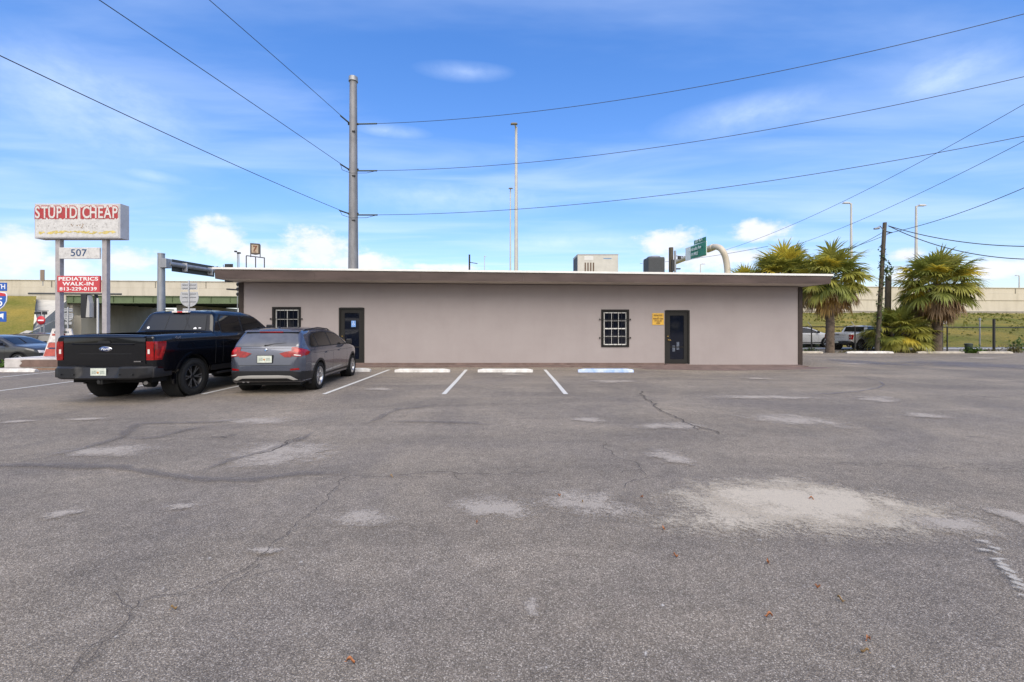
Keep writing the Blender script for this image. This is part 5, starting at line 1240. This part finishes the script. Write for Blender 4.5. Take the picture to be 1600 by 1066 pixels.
# twin flood lights and framed sign far left
p = P(372.5, 396, 58); T = thing('flood_light_pole', 'thin twin post with small flood lights behind the left roof edge', 'flood light', (p.x, 58, 0))
f_ = MB(); f_.tube([(-.12, 0, 0), (-.12, 0, p.z)], .05, 6); f_.tube([(.18, 0, 0), (.06, 0, p.z)], .05, 6); f_.build('post', M_GALV, T)
for dx, dz in ((-.35, .25), (.0, .05), (.15, .05)): MB().box(dx-.16, dx+.12, -.12, .12, p.z+dz-.1, p.z+dz+.1, bev=.02).build('flood_light', M_DARK, T)
p = P(398, 401, 56); fz = p.z; T = thing('frame_sign', 'square dark sign on an open three post frame above the roofline', 'sign', (p.x, 56, 0), R(25))
f_ = MB()
for x in (-.95, .1, 1.1): f_.tube([(x, 0, 0), (x, 0, fz+.05-(x+.95)*.05)], .06, 8)
f_.tube([(-.95, 0, fz+.05), (1.1, 0, fz-.1)], .06, 8); f_.tube([(-.45, 0, fz-.1), (-.45, 0, fz+1.7)], .05, 8); f_.tube([(.62, 0, fz-.1), (.62, 0, fz+1.6)], .05, 8); f_.build('frame', M_DARK, T)
s_ = MB().prism([(-.50, fz+.30), (.1, fz+.2), (.60, fz+.33), (.60, fz+1.7), (-.50, fz+1.7)], -.15, -.05, 'y').build('sign_panel', mat('panel_dark', (.07, .055, .045), .6), T)
MB().box(-.34, .42, -.17, -.151, fz+.45, fz+1.5).build('sign_field', mat('panel_tan', (.42, .33, .24), .6, var=.2, vs=2), s_)
text('lettering', '7', .95, mat('panel_ink', (.16, .05, .02), .6), s_, (.05, -.18, fz+1.0), ext=.005, off=.03)
for dx in (-.12,): MB().box(dx-.02, dx+.32, -.19, -.172, fz+.55, fz+.62).build('bar', mat('panel_ink', (.16, .05, .02), .6), s_)
# little roof things at left corner
T = thing('roof_camera', 'small dark security camera on the left corner of the roof', 'camera', (P(341, 418, 16).x, 16, 3.645)); f_ = MB(); f_.box(-.10, .12, -.08, .08, .02, .09, bev=.015); f_.tube([(-.12, -.05, .05), (.02, -.05, .08)], .035, 8); f_.tube([(.19, 0, 0), (.19, 0, .18)], .008, 6); f_.build('camera', M_DARK, T)
# ---------------------------------------------------------------- roof units
AY = 19.6; z0r = 3.5
x0, x1 = (902.5-VX)/F*AY, (966-VX)/F*AY; zt = CH+(509-398.5)/F*AY
T = thing('rooftop_air_conditioner', 'boxy cream rooftop air conditioner with slotted louvre panel', 'air conditioner', (x0, AY, z0r))
W_ = x1-x0; H_ = zt-z0r; M_ACC = mat('ac_cream', (.46, .44, .38), .5, var=.12, vs=3)
MB().box(0, W_, 0, 1.3, .06, H_, bev=.012).build('cabinet', M_ACC, T)
MB().box(-.012, W_+.012, -.012, 1.312, H_, H_+.035).build('lid', mat('ac_lid', (.33, .31, .26), .5), T)
MB().box(-.006, -.002, .05, 1.25, .1, H_-.05).build('shaded_side', M_DARK, T)  # dark sheet on the left side, its shade put into colour
f_ = MB()
for i in range(4): f_.box(.32+i*.125, .38+i*.125, -.012, -.002, .30, .93)
f_.build('louvre', mat('louvre_dark', (.10, .06, .035), .7), T)
MB().box(.30, .72, -.006, -.002, 1.05, 1.24).build('access_label', mat('label_grey', (.55, .54, .50), .5), T)
MB().box(1.18, 1.55, -.006, -.002, 1.10, 1.14).build('name_badge', mat('badge_blue', (.12, .22, .35), .5), T)
f_ = MB()
for x in (.9, W_-.03): f_.box(x, x+.012, -.004, -.001, .08, H_)
f_.build('panel_seam', M_ACC, T)
x0, x1 = (1013.5-VX)/F*AY, (1039-VX)/F*AY; zt = CH+(509-401.5)/F*AY; hw = (x1-x0)/2
T = thing('condenser_unit', 'dark grey square condenser with round fan top on the roof', 'air conditioner', ((x0+x1)/2, AY+.4, z0r))
H_ = zt-z0r; MB().box(-hw, hw, -hw, hw, .35, H_, bev=.03).build('cabinet', mat('condenser_dark', (.045, .048, .05), .6, var=.2, vs=20), T)
f_ = MB()
for i in range(16): z = .4+i*(H_-.45)/16; f_.box(-hw-.012, hw+.012, -hw-.012, hw+.012, z, z+.015)
f_.build('louvre', mat('condenser_fin', (.075, .08, .085), .5), T)
MB().lathe([(H_+.001, hw*.9), (H_+.07, hw*.75), (H_+.10, hw*.2), (H_+.10, .0001)], 'z', 24).build('fan_guard', M_GALV, T)
MB().box(-hw-.02, hw, -hw-.05, hw, .02, .33, bev=.01).build('base', M_ACC, T)
# ---------------------------------------------------------------- green highway sign on curved cream truss arm
GY = 46.0
T = thing('highway_sign', 'green exit sign on a thick curved cream pipe arm above the roof', 'highway sign', P(1092, 509, GY)-Vector((0, 0, CH)))
def gz(py, Y=GY): return CH+(509-py)/F*Y
# arm runs diagonally in depth: near end right
e0 = P(1055, 410, 50)-T.location; e1 = P(1108, 389, 43)-T.location; e2 = P(1120, 386, 41.6)-T.location; e3 = P(1129, 392, 41)-T.location; e4 = P(1135, 409, 41)-T.location; e5 = P(1137, 440, 41)-T.location; e6 = Vector((e5.x, e5.y, 0))
def crv(ps, n=8):
    out = []
    for i in range(len(ps)-1):
        p0, p1, p2, p3 = ps[max(i-1, 0)], ps[i], ps[i+1], ps[min(i+2, len(ps)-1)]
        for k in range(n):
            t = k/n; out.append(.5*((2*p1)+(p2-p0)*t+(2*p0-5*p1+4*p2-p3)*t*t+(3*p1-p0-3*p2+p3)*t**3))
    return out+[ps[-1]]
M_PIPE = mat('cream_pipe', (.56, .50, .40), .5, var=.06, vs=1)
MB().tube(crv([e0, e1, e2, e3, e4, e5, e6]), .28, 18).build('pipe_arm', M_PIPE, T)
MB().tube([e1-(e0-e1).normalized()*-.2, e1+(e0-e1).normalized()*-.7], .34, 18).build('flange', M_PIPE, T)
# sign plane: from left far to right near
def signplate(pl, Yl, pr, Yr, ht_l, m, name, parent, toff=0):
    """pl, pr = (px, top py, bottom py)"""
    a, b = P(pl[0], pl[1], Yl)-T.location, P(pl[0], pl[2], Yl)-T.location; c, d_ = P(pr[0], pr[1], Yr)-T.location, P(pr[0], pr[2], Yr)-T.location
    n = (c-a).cross(b-a).normalized(); n = n if n.dot(-(T.location+a)+Vector((0, 0, CH))) > 0 else -n
    vs = [a+n*toff, b+n*toff, d_+n*toff, c+n*toff]; vs += [v-n*.06 for v in vs]
    return MB().add(vs, [(0, 1, 2, 3), (7, 6, 5, 4), (0, 4, 5, 1), (1, 5, 6, 2), (2, 6, 7, 3), (3, 7, 4, 0)]).build(name, m, parent), a, b, c, d_, n
M_HG = mat('highway_green', (.012, .21, .12), .5, var=.08, vs=1); M_HW = mat('highway_white', (.72, .76, .74), .5)
Yl, Yr = 46.4, 42.4
sb_, *_ = signplate((1079.0, 388.2, 408.2), Yl, (1112.4, 376.4, 399.2), Yr, 0, M_HW, 'sign_border', T, .585)
sg, a, b, c, d_, n = signplate((1079.6, 388.9, 407.4), Yl, (1111.5, 377.6, 398.2), Yr, 0, M_HG, 'sign_panel', T, .60)
se, a2, b2, c2, d2, n2 = signplate((1093, 376.4, 382.6), 44.7, (1111.8, 370.0, 376.6), Yr, 0, M_HG, 'exit_panel', T, .60)
def on_plate(s_, a, b, c, d_, n, u_, v_, size, parent, sx=1):
    o = text('lettering', s_, size, M_HW, parent, ext=.004, off=.006)
    ex = (c-a); ex.z = 0; ex.normalize(); ez_ = Vector((0, 0, 1)); ey = ez_.cross(ex)
    pos = a.lerp(c, u_).lerp(b.lerp(d_, u_), v_)+n*.72
    mt = Matrix((ex, ez_, ex.cross(ez_))).transposed().to_4x4()
    o.matrix_local = Matrix.Translation(pos) @ mt @ Matrix.Diagonal((sx, 1, 1, 1))
on_plate('Floribraska Ave', a, b, c, d_, n, .53, .30, .50, sg, .80); on_plate('1/4 MILE', a, b, c, d_, n, .52, .72, .46, sg, .85); on_plate('EXIT 46 A', a2, b2, c2, d2, n2, .5, .5, .40, se, .82)

# ---------------------------------------------------------------- palms
def leafmat(name, col, var=.45):
    m = mat(name, col, .5, spec=.35, var=var, vs=1.4); N, L, b = nodes_of(m)
    b.inputs['Subsurface Weight'].default_value = 0
    tl = N.new('ShaderNodeBsdfTranslucent'); tl.inputs[0].default_value = (*[min(1, x*1.5) for x in col], 1)
    mx = N.new('ShaderNodeMixShader'); mx.inputs[0].default_value = .25
    L.new(b.outputs[0], mx.inputs[1]); L.new(tl.outputs[0], mx.inputs[2]); L.new(mx.outputs[0], N['Material Output'].inputs[0]); return m
PG = [leafmat('frond_green', (.32, .31, .06)), leafmat('frond_deep', (.21, .235, .05)), leafmat('frond_yellow', (.58, .47, .06))]
PD = [leafmat('frond_dead', (.33, .22, .12)), leafmat('frond_orange', (.44, .29, .09))]
M_PTR = mat('palm_trunk', (.13, .098, .072), .9, var=.5, vs=7, bump=.8, bs=25)
def frond(mb, c, az, el, plen, fan, rnd, mi, droop=.35, nl=34):
    ca, sa = math.cos(az), math.sin(az); out = Vector((ca, sa, 0)); up = Vector((0, 0, 1)); side = Vector((-sa, ca, 0))
    pts = []; d_ = (out*math.cos(el)+up*math.sin(el)); q = Vector(c); n = 5
    for i in range(n+1):
        pts.append(q.copy()); d_ = (d_-up*droop*.10).normalized(); q += d_*plen/n
    mb.tube(pts, [.022, .018, .016, .014, .012, .010], 4, mi, cap=False)
    hub = pts[-1]; fwd = d_; nrm = side.cross(fwd).normalized(); roll = rnd.uniform(-.5, .5)
    sd = (side*math.cos(roll)+nrm*math.sin(roll)).normalized(); nrm = sd.cross(fwd).normalized()
    for k in range(nl):
        a = (k/(nl-1)-.5)*R(235)+rnd.uniform(-.04, .04); ld = (fwd*math.cos(a)+sd*math.sin(a)).normalized()
        L_ = fan*(1-.28*abs(a)/R(117))*rnd.uniform(.78, 1.15); wv = ld.cross(nrm).normalized(); wmax = fan*.041*rnd.uniform(.7, 1.3)
        start = hub+fwd*(.10*fan)*math.cos(a); q2 = start.copy(); dd = ld.copy(); vs = []
        for j, wf in enumerate((.35, .9, 1.0, .62, .05)):
            vs += [q2-wv*wmax*wf, q2+nrm*wmax*.35*wf, q2+wv*wmax*wf]
            dd = (dd-up*(.04+.20*j*droop)*rnd.uniform(.4, 1.6)+nrm*rnd.uniform(-.08, .12)).normalized(); q2 = q2+dd*L_/4
        fs = []
        for j in range(4):
            fs += [(j*3, j*3+1, j*3+4, j*3+3), (j*3+1, j*3+2, j*3+5, j*3+4)]
        mb.add(vs, fs, mi)
def palm(label, px, py_base, Y, crown_z, tr, rad, nf=46, ndead=18, seed=1, boots=True, yellow=.2, name='palm_tree', fill=1):
    x = (px-VX)/F*Y; T = thing(name, label, 'palm tree', (x, Y, 0)); rnd = random.Random(seed)
    tb = MB(); h = crown_z-.1; ptsn = 9; cx = [rnd.uniform(-.03, .03) for _ in range(ptsn+1)]
    pts = [Vector((cx[i], 0, -.05+h*i/ptsn)) for i in range(ptsn+1)]
    tb.tube(pts, [tr*(.80 if i == 0 else .70+.16*max(0, i/ptsn-.45)) for i in range(ptsn+1)], 16)
    if boots:
        for i in range(int(h*40)):
            z = .12+h*.98*rnd.random()**.8; a = i*2.4; r_ = tr*.70; b0 = Matrix.Translation((0, 0, z)) @ Matrix.Rotation(a, 4, 'Z')
            big = .35+1.9*max(0, (z/h-.45)); s_ = .10*big
            tb.add([(r_, -s_*.7, -s_), (r_, s_*.7, -s_), (r_+s_*.9, s_*.5, s_*1.3), (r_+s_*.9, -s_*.5, s_*1.3), (r_, 0, s_*1.4)], [(0, 1, 2, 3), (3, 2, 4), (0, 3, 4), (1, 4, 2)], 0, False, b0)
    tb.build('trunk', M_PTR, T, fix=False)
    cr = MB(); c0 = Vector((0, 0, crown_z))
    nf = int(nf*1.2)
    for i in range(nf):
        t = i/nf; el = R(86)-R(106)*t**.9+rnd.uniform(-.12, .12); az = i*2.39996+rnd.uniform(-.25, .25)
        pl = rad*rnd.uniform(.42, .62)*(1 if t > .1 else .7); fn = rad*rnd.uniform(.40, .52)
        mi = 2 if rnd.random() < yellow else (1 if rnd.random() < .4 else 0)
        frond(cr, c0+Vector((0, 0, rnd.uniform(-.15, .1))), az, el, pl, fn, rnd, mi, .3+.5*t)
    cr.build('crown', PG, T, fix=False)
    if ndead:
        dd = MB()
        ndead = int(ndead*2.4)
        for i in range(ndead):
            el = R(-5)-R(72)*rnd.random(); frond(dd, c0+Vector((0, 0, -.25)), i*2.39996+.5, el, rad*rnd.uniform(.34, .54), rad*rnd.uniform(.36, .5), rnd, int(rnd.random() < .35), 1.0, 22)
        dd.build('dead_fronds', PD, T, fix=False)
    return T
palm('sabal palm with rough trunk just right of the building corner', 1297, 552, 24.6, 4.2, .30, 2.15, 50, 24, 3, yellow=.10)
palm('sabal palm with full round crown standing free at far right', 1464, 553, 24.6, 3.85, .30, 2.25, 52, 22, 5, yellow=.22)
palm('big yellow green palm rising behind the roof left of the corner palm', 1226, 552, 28.5, 4.45, .30, 2.65, 56, 14, 9, yellow=.42)
palm('smaller palm peeking over the roof beside the curved sign arm', 1166, 552, 29.5, 4.0, .28, 2.1, 44, 10, 11, yellow=.32)
T = palm('low bushy multi stem palm at the foot of the leaning pole', 1404, 552, 25.4, 1.15, .14, 1.9, 40, 0, 13, boots=False, yellow=.10, name='bush_palm')
rb = random.Random(4); f_ = MB()
for i in range(9):
    a = rb.uniform(0, 6.3); r_ = rb.uniform(.2, .7); f_.tube([(math.cos(a)*r_*.5, math.sin(a)*r_*.3, 0), (math.cos(a)*r_, math.sin(a)*r_*.5, .6), (math.cos(a)*r_*1.5, math.sin(a)*r_*.7, 1.2)], [.10, .09, .07], 8)
f_.build('stems', M_PTR, T)
f_ = MB()
for i in range(16):
    a = rb.uniform(0, 6.3); frond(f_, Vector((math.cos(a)*.9, math.sin(a)*.4, rb.uniform(.7, 1.2))), a, R(rb.uniform(-10, 50)), .7, .75, rb, rb.choice([0, 0, 1]), .6, 20)
f_.build('side_crown', PG, T, fix=False)
f_ = MB()
for i in range(12):
    a = rb.uniform(0, 6.3); frond(f_, Vector((math.cos(a)*.5, math.sin(a)*.3, .9)), a, R(rb.uniform(-70, -20)), .5, .65, rb, rb.choice([0, 1]), 1, 18)
f_.build('dead_fronds', PD, T, fix=False)
T = palm('young small palm tuft right of the bushy palm behind the fence', 1437, 552, 26.2, .8, .09, 1.2, 20, 4, 17, boots=False, yellow=.08, name='bush_palm')

# ---------------------------------------------------------------- chain link fence
FY = 25.1; fx0 = 11.5; fx1 = 46
FT = thing('chain_link_fence', 'black chain link fence with barbed wire arms along the back of the lot', 'fence', (0, FY, 0))
def fxp(px): return (px-VX)/F*FY
posts = [(1268, 510), (1336, 512), (1409, 513), (1480, 514)]
MB().tube([(fx0, 0, 1.50), (fx1, 0, 1.40)], .028, 8).build('top_rail', M_BLACK, FT)
for px, py in posts+[(1630, 514), (1700, 514)]:
    x = fxp(px); MB().tube([(x, 0, -.02), (x, 0, 1.50)], .035, 8).build('fence_post', M_BLACK, FT)
    MB().tube([(x, 0, 1.50), (x-.22, 0, 1.78)], .018, 6).build('barbed_arm', M_SBACK, FT)
for px, h in ((1475.5, 1.5), ): MB().tube([(fxp(px), 1.2, -.02), (fxp(px), 1.2, h)], .035, 8).build('fence_post', M_BLACK, FT)
MB().tube([(fxp(1553), 0, -.02), (fxp(1553), 0, 1.95)], .06, 10).build('gate_post', M_BLACK, FT)
M_MESH = mat('chain_mesh', (.03, .03, .03), .6)
N, L, b = nodes_of(M_MESH)
tc = N.new('ShaderNodeTexCoord'); sp2 = N.new('ShaderNodeSeparateXYZ'); L.new(tc.outputs['Object'], sp2.inputs[0])
def tri(expr):
    f1 = math_(M_MESH, 'FRACT', expr); return math_(M_MESH, 'ABSOLUTE', math_(M_MESH, 'SUBTRACT', f1, .5))
s1 = tri(math_(M_MESH, 'MULTIPLY', math_(M_MESH, 'ADD', sp2.outputs[0], sp2.outputs[2]), 12)); s2 = tri(math_(M_MESH, 'MULTIPLY', math_(M_MESH, 'SUBTRACT', sp2.outputs[0], sp2.outputs[2]), 12))
al = math_(M_MESH, 'LESS_THAN', math_(M_MESH, 'MINIMUM', s1, s2), .018)
tr_ = N.new('ShaderNodeBsdfTransparent'); mx2 = N.new('ShaderNodeMixShader'); L.new(al, mx2.inputs[0]); L.new(tr_.outputs[0], mx2.inputs[1]); L.new(b.outputs[0], mx2.inputs[2]); L.new(mx2.outputs[0], N['Material Output'].inputs[0])
MB().add([(fx0, .03, .03), (fx1, .03, .03), (fx1, .03, 1.40), (fx0, .03, 1.50)], [(0, 1, 2, 3)]).build('mesh_fabric', M_MESH, FT, fix=False)
p = P(1531, 547, 26); T = thing('sign_post', 'slim galvanised post standing behind the fence at far right', 'post', (p.x, 26, 0)); MB().tube([(0, 0, 0), (0, 0, CH+(509-497)/F*26)], .035, 8).build('shaft', M_GALV, T); MB().box(-.05, .05, -.03, .03, 1.9, 1.99).build('cap', M_GALV, T)
p = P(1475, 495, 26.5); T = thing('utility_box', 'small white box on a post behind the right palm trunk', 'utility box', (p.x, 26.6, 0)); MB().box(-.16, .18, -.1, .1, 1.65, 2.25, bev=.02).build('box', M_SW, T); MB().tube([(0, 0, 0), (0, 0, 1.65)], .04, 8).build('post', M_BLACK, T)
p = P(1512, 550, 24.5); T = thing('trash_bin', 'small dark green bin beside the weeds at the lot edge', 'bin', (p.x, 24.45, 0)); MB().lathe([(0, .0001), (0, .15), (.45, .17), (.50, .18), (.52, .17), (.54, .12), (.55, .0001)], 'z', 20).build('drum', mat('bin_green', (.045, .065, .055), .6), T); MB().lathe([(.46, .185), (.50, .185)], 'z', 20).build('rim', M_DARK, T)
# weeds
M_WEED = leafmat('weed_green', (.085, .15, .02)); M_WEED2 = leafmat('weed_dry', (.15, .13, .05))
def weed(px, py, Y, w_, h, n, m, label, size=.06):
    p = P(px, py, Y); b_ = MB(); r_ = random.Random(int(px)); 
    for i in range(max(4, n//25)): a = r_.uniform(-w_, w_)*.6; b_.tube([(0, 0, -.02*i), (a+r_.uniform(-.1, .1), 0, h*r_.uniform(.6, 1.2))], .006, 4)
    for i in range(n):
        q = Vector((r_.gauss(0, w_*.45), r_.gauss(0, .12), abs(r_.gauss(0, h*.5)))); s_ = size*r_.uniform(.6, 1.4)
        mt = Matrix.Translation(q) @ Matrix.Rotation(r_.uniform(0, 6.3), 4, 'Z') @ Matrix.Rotation(r_.uniform(-1.2, 1.2), 4, 'X'); b_.add([(-s_*.5, 0, 0), (0, -s_, 0), (s_*.5, 0, .01), (0, s_, .02)], [(0, 1, 2, 3)], 0, False, mt)
    o = b_.build('weed', m, fix=False); o.location = (p.x, Y, 0); tag(o, label, 'weed', 'weeds at the lot edge')
weed(1522, 555, 24.2, .65, .28, 420, M_WEED, 'bright green weed clump beside the small green bin')
weed(1583, 552, 24.6, .75, .50, 260, M_WEED2, 'scraggly dry weeds at the right edge of the lot')
weed(1590, 540, 25.6, .5, .75, 220, M_WEED, 'taller leafy weed behind the fence at the right edge', .09)
weed(1548, 554, 24.4, .5, .18, 160, M_WEED2, 'low dry weeds between bin and right edge')
weed(1330, 553, 24.6, .7, .15, 150, M_WEED2, 'low dry weeds between corner palm and leaning pole')
weed(1268, 551, 25.5, .5, .25, 160, M_WEED, 'green weeds by the fence next to the building corner')
weed(1425, 553, 24.4, .7, .14, 150, M_WEED2, 'sparse dry weeds right of the bushy palm')
weed(6, 566, 16.0, .3, .15, 160, M_WEED, 'patch of green grass tufts at the left edge beside the planter')
# grass tufts on the banks so their surface has real relief
def tufts(name, n, area, zf, seed, m, s0=.12, s1=.35):
    r_ = random.Random(seed); b_ = MB()
    for _ in range(n):
        x, y = area(r_); z = zf(x, y); h = r_.uniform(s0, s1); w_ = h*.7
        for k in range(3):
            a = r_.uniform(0, 3.14); c, s_ = math.cos(a)*w_, math.sin(a)*w_; lx, ly = r_.uniform(-.1, .1), r_.uniform(-.1, .1)
            b_.add([(x-c, y-s_, z-.05), (x+c, y+s_, z-.05), (x+c*.6+lx, y+s_*.6+ly, z+h), (x-c*.3+lx, y-s_*.3+ly, z+h*.8)], [(0, 1, 2, 3)])
    o = b_.build(name, m, fix=False); tag(o, 'rough grass tufts covering the sloping bank', 'grass', kind='stuff'); return o
def zb_(x, y): t = (y-30.5-(x-6)*.024)/(44.3+(x-6)*.05); return -.1+4.0*max(0, min(1, t))+math.sin(max(0, min(1, t))*math.pi)*.5
tufts('grass', 2600, lambda r_: (r_.uniform(14, 110), r_.uniform(33, 76)), zb_, 1, leafmat('tuft_green', (.22, .21, .055)), .05, .16)
tufts('grass', 900, lambda r_: (r_.uniform(14, 110), 33+43*r_.random()**.6), zb_, 2, leafmat('tuft_dark', (.19, .19, .04)), .1, .28)

# wooded edge across the lot behind the viewer (seen only in glass and paint)
r_ = random.Random(31); b_ = MB()
for i in range(5200):
    x = r_.uniform(-75, 75); hh = 6.5+2.2*math.sin(x*.21)+1.4*math.sin(x*.53+1); z = hh*r_.random()**.8; y = -62+r_.uniform(-2.5, 2.5); s_ = r_.uniform(.4, .9)
    mt = Matrix.Translation((x, y, z)) @ Matrix.Rotation(r_.uniform(0, 6.3), 4, 'Z') @ Matrix.Rotation(r_.uniform(-1.2, 1.2), 4, 'X')
    b_.add([(-s_, 0, -s_*.5), (s_*.4, 0, -s_), (s_, 0, s_*.4), (-s_*.3, .1, s_)], [(0, 1, 2, 3)], 0, False, mt)
tag(b_.build('trees', leafmat('far_foliage', (.05, .075, .02)), fix=False), 'line of dense trees across the lot behind the viewer', 'trees', kind='stuff')
